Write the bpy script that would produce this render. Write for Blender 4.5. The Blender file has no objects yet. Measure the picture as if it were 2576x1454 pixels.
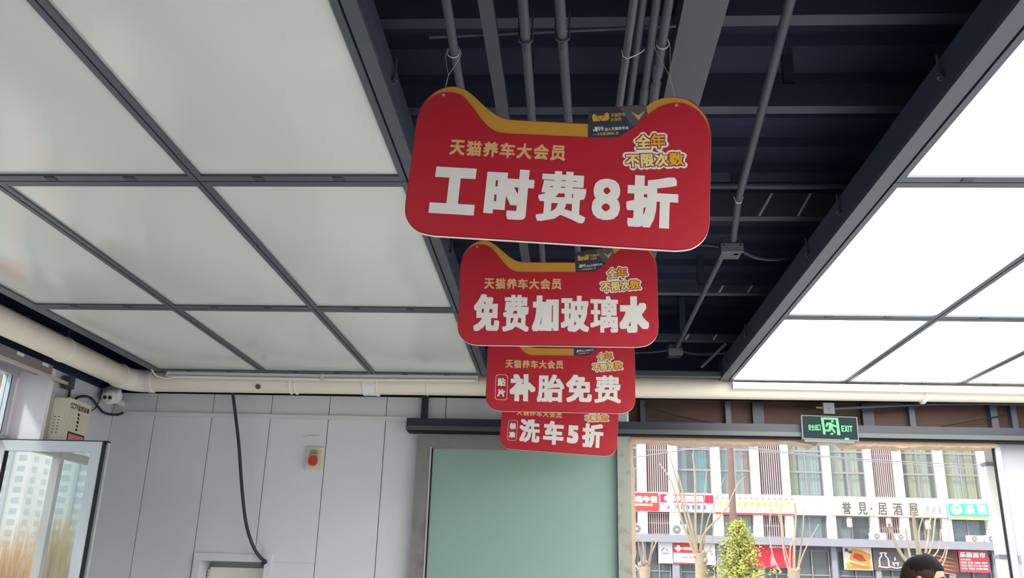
import bpy, bmesh, math, random
import numpy as np
from mathutils import Vector, Matrix

random.seed(7)
scene = bpy.context.scene
COL = scene.collection

# ------------------------------------------------------------------ camera
YAW, PITCH, ROLL, FPX = math.radians(-3.5167), math.radians(18.4736), math.radians(1.5828), 2193.8
CAM = Vector((0, 0, 1.6))
fw = Vector((math.sin(YAW) * math.cos(PITCH), math.cos(YAW) * math.cos(PITCH), math.sin(PITCH)))
r0 = Vector((math.cos(YAW), -math.sin(YAW), 0))
u0 = r0.cross(fw)
RT = math.cos(ROLL) * r0 + math.sin(ROLL) * u0
UP = -math.sin(ROLL) * r0 + math.cos(ROLL) * u0
cd = bpy.data.cameras.new('camera')
cd.sensor_width = 36.0
cd.lens = FPX / 2576 * 36.0
cd.clip_end = 2000
cam = bpy.data.objects.new('camera', cd)
COL.objects.link(cam)
m3 = Matrix((RT, UP, -fw)).transposed()
cam.matrix_world = Matrix.Translation(CAM) @ m3.to_4x4()
scene.camera = cam

def ray(px, py):
    return fw * FPX + RT * (px - 1288) - UP * (py - 727)
def atY(px, py, Y):
    d = ray(px, py); return CAM + d * (Y / d.y)
def atZ(px, py, Z):
    d = ray(px, py); return CAM + d * ((Z - CAM.z) / d.z)
def atX(px, py, X):
    d = ray(px, py); return CAM + d * (X / d.x)

# ------------------------------------------------------------------ world, sun, exposure
vs = scene.view_settings
vs.view_transform = 'Standard'
vs.look = 'None'
vs.exposure = 1.15
vs.gamma = 1.0
vs.use_curve_mapping = False
w = bpy.data.worlds.new('hazy_sky')
scene.world = w
w.use_nodes = True
bg = w.node_tree.nodes['Background']
bg.inputs['Color'].default_value = (0.95, 0.97, 1.0, 1)
bg.inputs['Strength'].default_value = 1.2
sl = bpy.data.lights.new('hazy_sun', 'SUN')
sl.energy = 1.75
sl.angle = math.radians(6)
sl.color = (1.0, 0.95, 0.87)
so = bpy.data.objects.new('hazy_sun', sl)
COL.objects.link(so)
so.rotation_euler = Vector((0.5, 0.55, -0.67)).to_track_quat('-Z', 'Y').to_euler()

# ------------------------------------------------------------------ materials
def lin(h):
    h = h.lstrip('#')
    out = []
    for i in (0, 2, 4):
        c = int(h[i:i + 2], 16) / 255
        out.append(c / 12.92 if c <= .04045 else ((c + .055) / 1.055) ** 2.4)
    return (*out, 1)

MATS = {}
def mat(name, col, rough=.5, metal=0., noise=0., nscale=8., bump=0., bscale=60., spec=.5, emit=None, estr=0., stain=None, stretch=None):
    if name in MATS:
        return MATS[name]
    m = bpy.data.materials.new(name)
    m.use_nodes = True
    nt = m.node_tree
    b = nt.nodes['Principled BSDF']
    c = lin(col) if isinstance(col, str) else (*col, 1)
    b.inputs['Base Color'].default_value = c
    b.inputs['Roughness'].default_value = rough
    b.inputs['Metallic'].default_value = metal
    b.inputs['Specular IOR Level'].default_value = spec
    m.diffuse_color = c
    tc = None
    def coords():
        nonlocal tc
        if tc is None:
            t = nt.nodes.new('ShaderNodeTexCoord')
            mp = nt.nodes.new('ShaderNodeMapping')
            if stretch:
                mp.inputs['Scale'].default_value = stretch
            nt.links.new(t.outputs['Object'], mp.inputs['Vector'])
            tc = mp.outputs['Vector']
        return tc
    if noise or stain:
        n = nt.nodes.new('ShaderNodeTexNoise')
        n.inputs['Scale'].default_value = nscale
        n.inputs['Detail'].default_value = 6
        nt.links.new(coords(), n.inputs['Vector'])
        mx = nt.nodes.new('ShaderNodeMix')
        mx.data_type = 'RGBA'
        a = tuple(max(0, x * (1 - noise)) for x in c[:3]) + (1,)
        d = tuple(min(1, x * (1 + noise)) for x in c[:3]) + (1,)
        if stain:
            d = lin(stain); a = c
            rp = nt.nodes.new('ShaderNodeValToRGB')
            rp.color_ramp.elements[0].position = .52
            rp.color_ramp.elements[1].position = .72
            nt.links.new(n.outputs['Fac'], rp.inputs['Fac'])
            nt.links.new(rp.outputs['Color'], mx.inputs['Factor'])
        else:
            nt.links.new(n.outputs['Fac'], mx.inputs['Factor'])
        mx.inputs['A'].default_value = a
        mx.inputs['B'].default_value = d
        nt.links.new(mx.outputs['Result'], b.inputs['Base Color'])
    if bump:
        n2 = nt.nodes.new('ShaderNodeTexNoise')
        n2.inputs['Scale'].default_value = bscale
        n2.inputs['Detail'].default_value = 3
        nt.links.new(coords(), n2.inputs['Vector'])
        bp = nt.nodes.new('ShaderNodeBump')
        bp.inputs['Strength'].default_value = bump
        bp.inputs['Distance'].default_value = .01
        nt.links.new(n2.outputs['Fac'], bp.inputs['Height'])
        nt.links.new(bp.outputs['Normal'], b.inputs['Normal'])
    if emit:
        b.inputs['Emission Color'].default_value = lin(emit)
        b.inputs['Emission Strength'].default_value = estr
    MATS[name] = m
    return m

def glassy(name, tint, clear, rough=.05, body='#8fa39b', spec=.8, metal=0.):
    """a pane: part see-through, part tinted gloss"""
    m = bpy.data.materials.new(name); m.use_nodes = True
    nt = m.node_tree
    b = nt.nodes['Principled BSDF']
    b.inputs['Base Color'].default_value = lin(body)
    b.inputs['Roughness'].default_value = rough
    b.inputs['Specular IOR Level'].default_value = spec
    b.inputs['Metallic'].default_value = metal
    t = nt.nodes.new('ShaderNodeBsdfTransparent')
    t.inputs['Color'].default_value = lin(tint)
    mx = nt.nodes.new('ShaderNodeMixShader')
    mx.inputs['Fac'].default_value = clear
    nt.links.new(b.outputs['BSDF'], mx.inputs[1])
    nt.links.new(t.outputs['BSDF'], mx.inputs[2])
    nt.links.new(mx.outputs['Shader'], nt.nodes['Material Output'].inputs['Surface'])
    MATS[name] = m
    return m

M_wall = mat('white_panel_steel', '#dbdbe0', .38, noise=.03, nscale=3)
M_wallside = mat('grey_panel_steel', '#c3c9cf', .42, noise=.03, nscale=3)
M_reveal = mat('pink_bounce_white_panel', '#e6dee6', .4, noise=.02, nscale=4)  # pink light bounced off the red banner is put into this colour
M_floor = mat('grey_epoxy_floor', '#b4b6b6', .35, noise=.06, nscale=2)
M_roof = mat('navy_black_roof_paint', '#14203c', .75, noise=.12, nscale=3)
M_steel = mat('dark_painted_steel', '#2c3546', .6, noise=.18, nscale=7)
M_steel2 = mat('grey_painted_steel', '#383d47', .6, noise=.2, nscale=9, bump=.1)
M_frame = mat('charcoal_aluminium', '#4d535b', .4, metal=.25, noise=.06, nscale=20)
M_gap = mat('black_gasket', '#0b0c10', .8)
M_film = mat('unlit_stretch_film', '#cfd1cc', .17, noise=.02, nscale=1.2, bump=.05, bscale=.9, spec=.7)
M_lit = mat('lit_stretch_film', '#f6faf8', .3, emit='#fffaf6', estr=4.0)
M_pvc = mat('cream_drain_pvc', '#ece3d0', .4, noise=.05, nscale=5, spec=.45)
M_pvcw = mat('white_pvc', '#eeebe2', .4, noise=.03, nscale=9)
M_tube = mat('white_tube_plastic', '#e4e4e0', .3)
M_red = mat('red_sign_print', '#bb2836', .35, noise=.04, nscale=6)
M_redline = mat('dark_red_sign_edge', '#9d1f2c', .45)
M_yel = mat('amber_sign_print', '#cd973a', .4, noise=.04, nscale=9)
M_core = mat('white_foam_board', '#e6dcd2', .6)
M_white = mat('white_sign_print', '#e9e9e2', .45, noise=.03, nscale=30)
M_gold = mat('pale_gold_print', '#deb47c', .45)
M_goldp = mat('pale_yellow_print', '#eedc8c', .45)
M_goldd = mat('deep_gold_print', '#e6ac2f', .45)
M_maroon = mat('maroon_print', '#8e2421', .5)
M_card = mat('slate_card_print', '#39434f', .4)
M_card2 = mat('light_slate_card_print', '#5a5c60', .4)
M_cardtxt = mat('card_white_print', '#dcdcd6', .5)
M_cardgold = mat('card_gold_print', '#d7a443', .35)
M_wire = mat('steel_wire', '#bdbbb5', .4, metal=.1)
M_black = mat('black_rubber', '#15171b', .5)
M_cable = mat('dark_slate_cable', '#26343b', .45)
M_alu = mat('brushed_aluminium', '#c4c8ce', .38, metal=.25, noise=.05, nscale=30)
M_doorframe = mat('weathered_door_steel', '#8d8b85', .42, metal=.35, stain='#7c776d', nscale=5, bump=.05)
M_column = mat('stained_column_steel', '#9aa096', .4, metal=.35, stain='#85836c', nscale=9)
M_track = mat('dark_track_paint', '#212832', .5, noise=.06)
M_tracklip = mat('grey_track_lip', '#4a504f', .5, metal=.2)
M_ply = mat('brown_plywood', '#422d21', .7, noise=.2, nscale=4, stretch=(1, 1, 6))
M_foam = mat('tan_sealing_foam', '#c4ab92', .85, noise=.15, nscale=14, bump=.6, bscale=40)
M_cab = mat('cream_powder_coat', '#cfc9b2', .45)
M_txt = mat('dark_print', '#3a3a3a', .6)
M_plaster = mat('bright_facade_stone', '#f0ece4', .7, noise=.03, nscale=2)
M_joint = mat('facade_joint', '#b9b4ab', .8)
M_slate = mat('slate_ledge_metal', '#8b8d97', .6)
M_mull = mat('window_mullion', '#8b8788', .5)
M_grille = mat('mauve_grille_slats', '#a89a9a', .6)
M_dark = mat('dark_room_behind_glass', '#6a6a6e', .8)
M_asphalt = mat('pale_asphalt', '#9b9a97', .9, noise=.1, nscale=1.5)
M_bark = mat('pale_bare_bark', '#a3937f', .85, noise=.2, nscale=10, bump=.3, bscale=30)
M_barkd = mat('brown_pole_wood', '#79625a', .85, noise=.2, nscale=6)
M_green = mat('yellow_green_needles', '#b3b860', .7, noise=.3, nscale=3)
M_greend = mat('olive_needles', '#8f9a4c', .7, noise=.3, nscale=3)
M_brush = mat('dry_straw_brush', '#c9a877', .9, noise=.2, nscale=2)
M_skin = mat('tan_skin', '#b98767', .5, noise=.05, nscale=20)
M_hair = mat('short_black_hair', '#08080b', .8, noise=.3, nscale=60, bump=.4, bscale=300, spec=.15)
M_cloth = mat('navy_work_jacket', '#28324a', .8, noise=.1, nscale=30)
M_trous = mat('dark_trousers', '#24262b', .85)
M_exitg = mat('exit_sign_green_panel', '#0f1e22', .6, spec=.15)
M_exitlit = mat('exit_sign_lit_print', '#4f9a68', .5, emit='#6fc98a', estr=.06, spec=.2)
M_exitdot = mat('exit_sign_indicator', '#5fe07c', .4, emit='#4fe070', estr=.3)
P_clear = glassy('clear_window_glass', '#eef6f6', .88, .02, '#c9d6d8')
P_mirror = glassy('reflective_sash_glass', '#cfd6d2', .12, .015, '#d9dcd6', metal=.88)
P_green = glassy('frosted_green_glass', '#b6d3c6', .3, .22, '#a3c2b6')
P_shop = glassy('facade_glass', '#eef2f2', .8, .05, '#9fa9ab')

# ------------------------------------------------------------------ mesh helpers
def newbm():
    return bmesh.new()
def box(bm, x0, x1, y0, y1, z0, z1):
    v = [bm.verts.new(p) for p in ((x0, y0, z0), (x1, y0, z0), (x1, y1, z0), (x0, y1, z0), (x0, y0, z1), (x1, y0, z1), (x1, y1, z1), (x0, y1, z1))]
    for f in ((0, 3, 2, 1), (4, 5, 6, 7), (0, 1, 5, 4), (1, 2, 6, 5), (2, 3, 7, 6), (3, 0, 4, 7)):
        bm.faces.new([v[i] for i in f])
    return v
def bevelled(bm, x0, x1, y0, y1, z0, z1, r=.01, seg=2):
    t = bmesh.new(); box(t, x0, x1, y0, y1, z0, z1)
    bmesh.ops.bevel(t, geom=t.edges[:], offset=r, segments=seg, affect='EDGES', profile=.5)
    me = bpy.data.meshes.new('tmp'); t.to_mesh(me); t.free(); bm.from_mesh(me); bpy.data.meshes.remove(me)
def frames(pts):
    pts = [Vector(p) for p in pts]
    out = []
    prev = None
    for i, p in enumerate(pts):
        t = (pts[min(i + 1, len(pts) - 1)] - pts[max(i - 1, 0)])
        t = t.normalized() if t.length > 1e-9 else Vector((0, 0, 1))
        if prev is None:
            a = Vector((0, 0, 1)) if abs(t.z) < .9 else Vector((1, 0, 0))
            n = t.cross(a).normalized()
        else:
            n = (prev - t * prev.dot(t)).normalized()
        prev = n
        out.append((p, n, t.cross(n)))
    return out
def tube(bm, pts, r, n=10, cap=True):
    rs = r if isinstance(r, (list, tuple)) else [r] * len(pts)
    rings = []
    for (p, a, b), rr in zip(frames(pts), rs):
        rings.append([bm.verts.new(p + a * rr * math.cos(2 * math.pi * k / n) + b * rr * math.sin(2 * math.pi * k / n)) for k in range(n)])
    for i in range(len(rings) - 1):
        for k in range(n):
            bm.faces.new((rings[i][k], rings[i][(k + 1) % n], rings[i + 1][(k + 1) % n], rings[i + 1][k]))
    if cap:
        bm.faces.new(rings[0][::-1]); bm.faces.new(rings[-1])
def lathe(bm, prof, n=24, M=None):
    M = M or Matrix()
    rings = []
    for r, z in prof:
        rings.append([bm.verts.new(M @ Vector((r * math.cos(2 * math.pi * k / n), r * math.sin(2 * math.pi * k / n), z))) for k in range(n)])
    for i in range(len(rings) - 1):
        for k in range(n):
            bm.faces.new((rings[i][k], rings[i][(k + 1) % n], rings[i + 1][(k + 1) % n], rings[i + 1][k]))
    bm.faces.new(rings[0][::-1]); bm.faces.new(rings[-1])
def prism(bm, poly, y0, y1):
    """outline in x,z pushed from y0 (front) to y1"""
    a = [bm.verts.new((x, y0, z)) for x, z in poly]
    b = [bm.verts.new((x, y1, z)) for x, z in poly]
    n = len(poly)
    try:
        bm.faces.new(a)
        bm.faces.new(b[::-1])
    except ValueError:
        pass
    for i in range(n):
        bm.faces.new((a[i], b[i], b[(i + 1) % n], a[(i + 1) % n]))
def beam(bm, p0, p1, w, h):
    """box of width w, height h from p0 to p1 (top at the points' z plus h/2)"""
    p0, p1 = Vector(p0), Vector(p1)
    t = (p1 - p0).normalized()
    s = t.cross(Vector((0, 0, 1)))
    s = s.normalized() if s.length > 1e-6 else Vector((1, 0, 0))
    u = s.cross(t)
    vs_ = []
    for p in (p0, p1):
        for a, b in ((-1, -1), (1, -1), (1, 1), (-1, 1)):
            vs_.append(bm.verts.new(p + s * a * w / 2 + u * b * h / 2))
    for f in ((0, 1, 2, 3), (7, 6, 5, 4), (0, 4, 5, 1), (1, 5, 6, 2), (2, 6, 7, 3), (3, 7, 4, 0)):
        bm.faces.new([vs_[i] for i in f])
def smoothpath(pts, n=6):
    P = [Vector(p) for p in pts]
    out = []
    for i in range(len(P) - 1):
        a, b, c, d = P[max(i - 1, 0)], P[i], P[i + 1], P[min(i + 2, len(P) - 1)]
        for k in range(n):
            t = k / n
            out.append(.5 * ((2 * b) + (c - a) * t + (2 * a - 5 * b + 4 * c - d) * t * t + (3 * b - a - 3 * c + d) * t ** 3))
    out.append(P[-1])
    return out
def link(name, data, parent=None):
    o = bpy.data.objects.new(name, data)
    COL.objects.link(o)
    if parent:
        o.parent = parent
    return o
def obj(name, bm, m, parent=None, smooth=False, world=False):
    """one mesh object. world=True: the bmesh is in world space, the parent sits at its own origin"""
    bmesh.ops.recalc_face_normals(bm, faces=bm.faces[:])
    me = bpy.data.meshes.new(name)
    if world and parent is not None:
        q = parent
        off = Vector()
        while q is not None:
            off += q.location; q = q.parent
        bmesh.ops.translate(bm, verts=bm.verts[:], vec=-off)
    bm.to_mesh(me); bm.free()
    if m: me.materials.append(m)
    if smooth:
        for p in me.polygons: p.use_smooth = True
        try:
            me.set_sharp_from_angle(angle=math.radians(40))
        except Exception:
            pass
    return link(name, me, parent)
def tag(o, label, cat, group=None):
    o['label'] = label; o['category'] = cat; o['kind'] = 'thing'
    if group: o['group'] = group
    return o
def thing(name, label, cat, loc=(0, 0, 0), group=None, rot=None):
    o = link(name, None)
    o.location = loc
    if rot: o.rotation_euler = rot
    o.empty_display_size = .05
    return tag(o, label, cat, group)
def struct(o, label=None):
    o['kind'] = 'structure'
    if label: o['label'] = label
    return o
def B(x0, x1, y0, y1, z0, z1):
    bm = newbm(); box(bm, x0, x1, y0, y1, z0, z1); return bm
def T(pts, r, n=10):
    bm = newbm(); tube(bm, pts, r, n); return bm

# ------------------------------------------------------------------ lettering
_gl = {}
HEAD_FAT = .01
HEAVY = {'工': 1.35, '时': 1.0, '费': .62, '8': .66, '折': 1.0, '免': .85, '加': 1.0, '玻': .7, '璃': .48, '水': 1.15, '补': 1.0, '胎': .72, '洗': .78, '车': 1.0, '5': 1.3}
def glyph(ch):
    if ch not in _gl:
        c = bpy.data.curves.new('glyph', 'FONT'); c.body = ch; c.resolution_u = 3
        o = bpy.data.objects.new('glyph', c); COL.objects.link(o)
        dg = bpy.context.evaluated_depsgraph_get()
        me = bpy.data.meshes.new_from_object(o.evaluated_get(dg))
        V = np.array([v.co[:2] for v in me.vertices]) if len(me.vertices) else np.zeros((1, 2))
        F = [tuple(p.vertices) for p in me.polygons]
        bpy.data.objects.remove(o); bpy.data.meshes.remove(me); bpy.data.curves.remove(c)
        _gl[ch] = (V, F)
    return _gl[ch]
def put_glyph(V, F, ch, x0, x1, z0, z1, fat=0., fatz=None, rot=0., piv=None, y=0., rnd_=False):
    """fit one character into the box; fat thickens the strokes (added inside the box)"""
    g, f = glyph(ch)
    if not f: return
    fz = fat if fatz is None else fatz
    mn, mx = g.min(0), g.max(0)
    sz = np.maximum(mx - mn, 1e-6)
    tx = (x1 - x0 - 2 * fat) / sz[0]; tz = (z1 - z0 - 2 * fz) / sz[1]
    P = np.stack([(g[:, 0] - mn[0]) * tx + x0 + fat, (g[:, 1] - mn[1]) * tz + z0 + fz], 1)
    offs = [(0, 0)]
    if fat or fz:
        if rnd_:
            offs += [(k * fat * math.cos(i * math.pi / 8), k * fz * math.sin(i * math.pi / 8)) for k in (.55, 1) for i in range(16)]
        else:
            if fat > .00482 and not rot:
                q8 = [t / 6 - 1 for t in range(12)]
                ring = [(t, -1) for t in q8] + [(1, t) for t in q8] + [(-t, 1) for t in q8] + [(-1, -t) for t in q8]
                offs += [(fat * a * .5, fz * b * .5) for a, b in ring[::3]] + [(fat * a, fz * b) for a, b in ring]
            else:
                offs += [(fat * a, fz * b) for a, b in ((1, 1), (1, -1), (-1, 1), (-1, -1), (1, 0), (-1, 0), (0, 1), (0, -1))]
    for ko, (ox, oz) in enumerate(offs):
        b0 = len(V)
        for x, z in P:
            x2, z2 = x + ox, z + oz
            if rot and piv:
                c, s = math.cos(rot), math.sin(rot)
                dx, dz = x2 - piv[0], z2 - piv[1]
                x2, z2 = piv[0] + c * dx - s * dz, piv[1] + s * dx + c * dz
            V.append((x2, y - ko * 1.2e-5, z2))   # each copy a hair in front of the last
        F += [tuple(i + b0 for i in q) for q in f]
def line_boxes(s, x0, x1, z0, z1, gap=.08):
    """even cells for one line of characters; narrow cells for latin and digits"""
    wd = [.62 if ord(c) < 0x2000 and c != ' ' else (.4 if c in '·，. ' else 1.0) for c in s]
    tot = sum(wd); x = x0; out = []
    for c, w_ in zip(s, wd):
        cw = (x1 - x0) * w_ / tot
        lo, hi = z0, z1
        if c in '·':
            lo, hi = z0 + (z1 - z0) * .42, z0 + (z1 - z0) * .58
        if c in '，,.':
            lo, hi = z0, z0 + (z1 - z0) * .22
        if c == '一':
            lo, hi = z0 + (z1 - z0) * .45, z0 + (z1 - z0) * .57
        if c != ' ':
            out.append((c, x + cw * gap / 2, x + cw * (1 - gap / 2), lo, hi))
        x += cw
    return out
def lettering(name, boxes, m, parent, y, fat=0., fatz=None, rot=0., piv=None, mapf=None, rnd_=False):
    V, F = [], []
    for (c, x0, x1, z0, z1) in boxes:
        k = HEAVY.get(c, 1.) if fat == HEAD_FAT else 1.
        put_glyph(V, F, c, x0, x1, z0, z1, fat * k, (fatz if fatz is not None else fat) * k, rot, piv, y, rnd_)
    me = bpy.data.meshes.new(name)
    if mapf: V = [mapf(p) for p in V]
    me.from_pydata(V, [], F); me.update()
    me.materials.append(m)
    return link(name, me, parent)
def flat(name, poly, m, parent, y, thick=.0008):
    bm = newbm(); prism(bm, poly, y, y + thick); return obj(name, bm, m, parent)
def rrect(x0, x1, z0, z1, r, n=5):
    pts = []
    for cx, cz, a0 in ((x1 - r, z0 + r, -90), (x1 - r, z1 - r, 0), (x0 + r, z1 - r, 90), (x0 + r, z0 + r, 180)):
        for k in range(n + 1):
            a = math.radians(a0 + 90 * k / n); pts.append((cx + r * math.cos(a), cz + r * math.sin(a)))
    return pts
def ring_strip(poly, wdt):
    """closed outline as a thin frame between poly and a copy shrunk by wdt"""
    cx = sum(p[0] for p in poly) / len(poly); cz = sum(p[1] for p in poly) / len(poly)
    hx = max(abs(p[0] - cx) for p in poly); hz = max(abs(p[1] - cz) for p in poly)
    inn = [(cx + (x - cx) * (1 - wdt / hx), cz + (z - cz) * (1 - wdt / hz)) for x, z in poly]
    return poly, inn

# ================================================================== ROOM SHELL
YW, XL, XWIN, XR, YF, ZR = 8.1, -4.3, -4.62, 5.2, -5.5, 4.1
YW0 = .7
struct(obj('floor', B(XL - .35, XR + .1, YF - .1, YW + .3, -.12, 0), M_floor))
bm = newbm(); box(bm, XL - .4, XR + .2, YF - .2, YW + .45, ZR, ZR + .06)
roof = struct(obj('ceiling', bm, M_roof))
y = YF
while y < YW + .3:
    bm = newbm()
    prism(bm, [(-.045, 0), (.045, 0), (.075, .055), (-.075, .055)], XL - .3, XR + .1)
    for v in bm.verts:
        v.co = Vector((v.co.y, y + v.co.x, ZR - .05 + v.co.z))
    if y > 1.5:
        obj('roof_rib', bm, M_roof, roof)
    else:
        bm.free()
    y += .34

# back wall: sandwich panels with open joints over a dark backing
seams = [-4.3, -3.885, -3.326, -2.759, -2.201, -1.654, -1.09, -.53, .03, .5]
DX0, DX1, DZ = -3.245, -2.655, 1.70          # doorway clear opening
bm = newbm()
box(bm, XL - .1, DX0, YW + .03, YW + .26, 0, 3.22)
box(bm, DX1, .5, YW + .03, YW + .26, 0, 3.22)
box(bm, DX0, DX1, YW + .03, YW + .26, DZ, 3.22)
wb = struct(obj('wall_back', bm, mat('panel_joint_shadow_gap', '#6f757a', .7)))
for a, b in zip(seams[:-1], seams[1:]):
    g = .0035
    segs = [(a + g, b - g, 0, 3.22)]
    if a < DX1 and b > DX0:
        segs = []
        segs.append((a + g, b - g, DZ + .001, 3.22))
        if a < DX0: segs.append((a + g, min(b, DX0) - .001, 0, DZ))
        if b > DX1: segs.append((max(a, DX1) + .001, b - g, 0, DZ))
    for s in segs:
        bm = newbm(); box(bm, s[0], s[1], YW, YW + .03, s[2], s[3])
        obj('wall_panel', bm, M_wall, wb)
# dark steel band above the panels, and the wall stud beside the door head
struct(obj('trim_1', B(XL - .3, XR, YW + .05, YW + .25, 3.22, ZR), M_roof))
st = tag(obj('wall_stud', B(-1.315, -1.255, YW - .06, YW - .001, 2.99, 3.3), M_track), 'dark upright steel stud between the door track and the drain pipe', 'stud')

# right part of the back wall beyond the open doorway
bm = newbm(); box(bm, 3.921, XR, YW, YW + .05, 0, 2.995)
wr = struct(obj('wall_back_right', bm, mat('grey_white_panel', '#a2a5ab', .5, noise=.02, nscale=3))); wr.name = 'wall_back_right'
struct(obj('wall_right', B(XR, XR + .1, YF, YW, 0, ZR), M_wall))
# left wall: a solid stretch by the corner, then one long window
bm = newbm(); box(bm, XL - .32, XL, 7.0, YW + .26, 0, 3.2)
wl = struct(obj('wall_left', bm, M_wallside))
bm = newbm(); box(bm, XL - .32, XL + .002, 6.994, 7.0, 0, 3.2); obj('reveal_lining', bm, M_reveal, wl)
bm = newbm(); box(bm, XL - .003, XL + .004, 6.99, 7.04, 0, 3.2); obj('corner_trim', bm, mat('corner_trim_white', '#efeaf0', .35), wl)
bm = newbm(); box(bm, XL - .32, XL, YF, 7.0, 0, .85); obj('sill_wall', bm, M_wallside, wl)
bm = newbm(); box(bm, XL - .32, XL, YF, YW + .26, 3.2, ZR); obj('upper_band', bm, M_roof, wl)
bm = newbm(); box(bm, XL - .32, XL, YF, .7, .85, 3.2); obj('end_pier', bm, M_wallside, wl)
# wall behind the camera
bm = newbm()
box(bm, XL - .3, -3.4, YF - .2, YF, 0, ZR); box(bm, 4.4, XR + .1, YF - .2, YF, 0, ZR); box(bm, -3.4, 4.4, YF - .2, YF, 0, ZR)
struct(obj('wall_front', bm, M_wall))

# window frame in the left wall: upper fixed lights and lower lights, one sash open
wf = link('window_1', None); struct(wf); wf['label'] = 'long aluminium framed window along the left wall'
def wpart(name, a, m=M_alu, parent=wf):
    return obj(name, B(*a), m, parent)
wpart('frame_rail', (XWIN - .03, XWIN + .04, YW0, 6.993, 3.12, 3.2))
wpart('frame_rail', (XWIN - .03, XWIN + .04, YW0, 6.993, 2.56, 2.63))
wpart('frame_rail', (XWIN - .03, XWIN + .04, YW0, 6.993, .85, .93))
posts = [6.93, 5.95, 4.9, 3.85, 2.8, 1.75, .74]
for p in posts:
    wpart('mullion', (XWIN - .03, XWIN + .045, p - .032, p + .032, .93, 3.12))
wpart('gasket', (XWIN + .041, XWIN + .046, 6.895, 6.9, 2.63, 3.12), M_gap)
for a, b in zip(posts[:-1], posts[1:]):
    wpart('transom_pane', (XWIN - .004, XWIN + .004, b + .032, a - .032, 2.63, 3.12), P_clear)
    if a < 6.9:
        wpart('lower_pane', (XWIN - .004, XWIN + .004, b + .032, a - .032, .93, 2.56), P_clear)

# the open sash: hinged beside the reveal, swung in square to the wall
SX0, SX1, SY = -4.585, -3.70, 6.91
sash = thing('casement_window', 'aluminium casement window swung open into the room, its glass mirroring bare scrub', 'window', (SX0, SY, .95))
def sp(name, a, m=M_alu, par=None):
    bm = B(*a); return obj(name, bm, m, par or sash, world=True)
st0, st1 = .95, 2.575
sp('top_rail', (SX0, SX1, SY - .03, SY + .03, st1 - .085, st1))
sp('bottom_rail', (SX0, SX1, SY - .03, SY + .03, st0, st0 + .085))
sp('stile', (SX0, SX0 + .085, SY - .03, SY + .03, st0 + .085, st1 - .085))
sp('stile', (SX1 - .085, SX1, SY - .03, SY + .03, st0 + .085, st1 - .085))
sp('pane', (SX0 + .085, SX1 - .085, SY - .006, SY + .006, st0 + .085, st1 - .085), P_mirror)
sp('gasket', (SX0 + .085, SX0 + .1, SY - .02, SY - .007, st0 + .085, st1 - .085), M_gap)
sp('edge_channel', (SX1, SX1 + .012, SY - .02, SY + .05, st0, st1), M_black)
sp('edge_flange', (SX1 + .012, SX1 + .03, SY + .02, SY + .05, st0, st1 + .004))
sp('top_gasket', (SX0, SX1 + .03, SY - .005, SY + .05, st1, st1 + .012), M_black)

# ================================================================== LIGHT BOX CEILING
ZC = 3.35
def lightbox(x0, x1, y0, y1, lit, label, lipx=.031, lipy=.055):
    t = thing('ceiling_light_box', label, 'light panel', ((x0 + x1) / 2, (y0 + y1) / 2, ZC), 'lit ceiling light boxes' if lit else 'unlit ceiling light boxes')
    bm = newbm()
    z0, z1 = ZC - .012, ZC + .13
    g = .004
    box(bm, x0 + g, x0 + lipx, y0 + g, y1 - g, z0, z1)
    box(bm, x1 - lipx, x1 - g, y0 + g, y1 - g, z0, z1)
    box(bm, x0 + lipx, x1 - lipx, y0 + g, y0 + lipy, z0, z1)
    box(bm, x0 + lipx, x1 - lipx, y1 - lipy, y1 - g, z0, z1)
    obj('frame', bm, M_frame, t, world=True)
    bm = newbm()
    n = 8; m_ = 16
    X0, X1, Y0, Y1 = x0 + lipx + .0005, x1 - lipx - .0005, y0 + lipy + .0005, y1 - lipy - .0005
    grid = [[bm.verts.new((X0 + (X1 - X0) * i / n, Y0 + (Y1 - Y0) * j / m_, ZC - .046 * math.sin(math.pi * i / n) * math.sin(math.pi * j / m_) * (0 if lit else 1))) for j in range(m_ + 1)] for i in range(n + 1)]
    for i in range(n):
        for j in range(m_):
            bm.faces.new((grid[i][j], grid[i][j + 1], grid[i + 1][j + 1], grid[i + 1][j]))
    obj('stretched_film', bm, M_lit if lit else M_film, t, smooth=True, world=True)
    if not lit:
        pass
    bm = newbm(); box(bm, x0 + lipx, x1 - lipx, y0 + lipy, y1 - lipy, z1 - .01, z1); obj('back_plate', bm, M_tube, t, world=True)
    for f in (.3, .68):
        cx = x0 + (x1 - x0) * f
        obj('retaining_clip', B(cx - .024, cx + .024, y1 - .05, y1 - .012, z0 - .004, z0), M_steel2, t, world=True)
    return t
Lx = [-3.705, -2.71, -1.71, -.722]
Ly = [-2.44, -.4, 1.62, 3.64, 5.68, 7.66]
nmc = {0: 'beside the drain pipe', 1: 'in the middle column', 2: 'along the open roof strip'}
for r in range(5):
    for c in range(3):
        rn = {4: 'nearest the back wall', 3: 'second row from the back wall', 2: 'third row from the back wall', 1: 'fourth row from the back wall', 0: 'fifth row from the back wall'}[r]
        lightbox(Lx[c], Lx[c + 1], Ly[r], Ly[r + 1], False, f'unlit grey ceiling panel {nmc[c]}, {rn}')
Rx = [1.482, 2.503, 3.497, 4.49]
Ry = [-2.44, -.4, 1.62, 3.645, 5.755, 7.745]
nmx = {0: 'along the roof strip', 1: 'two columns from the roof strip', 2: 'three columns from the roof strip'}
for r in range(5):
    for c in range(3):
        rn = {4: 'nearest the back wall', 3: 'second row from the back wall', 2: 'third row from the back wall', 1: 'fourth row from the back wall', 0: 'fifth row from the back wall'}[r]
        lightbox(Rx[c], Rx[c + 1], Ry[r], Ry[r + 1], True, f'glowing ceiling panel {nmx[c]}, {rn}', lipx=.033)

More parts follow.
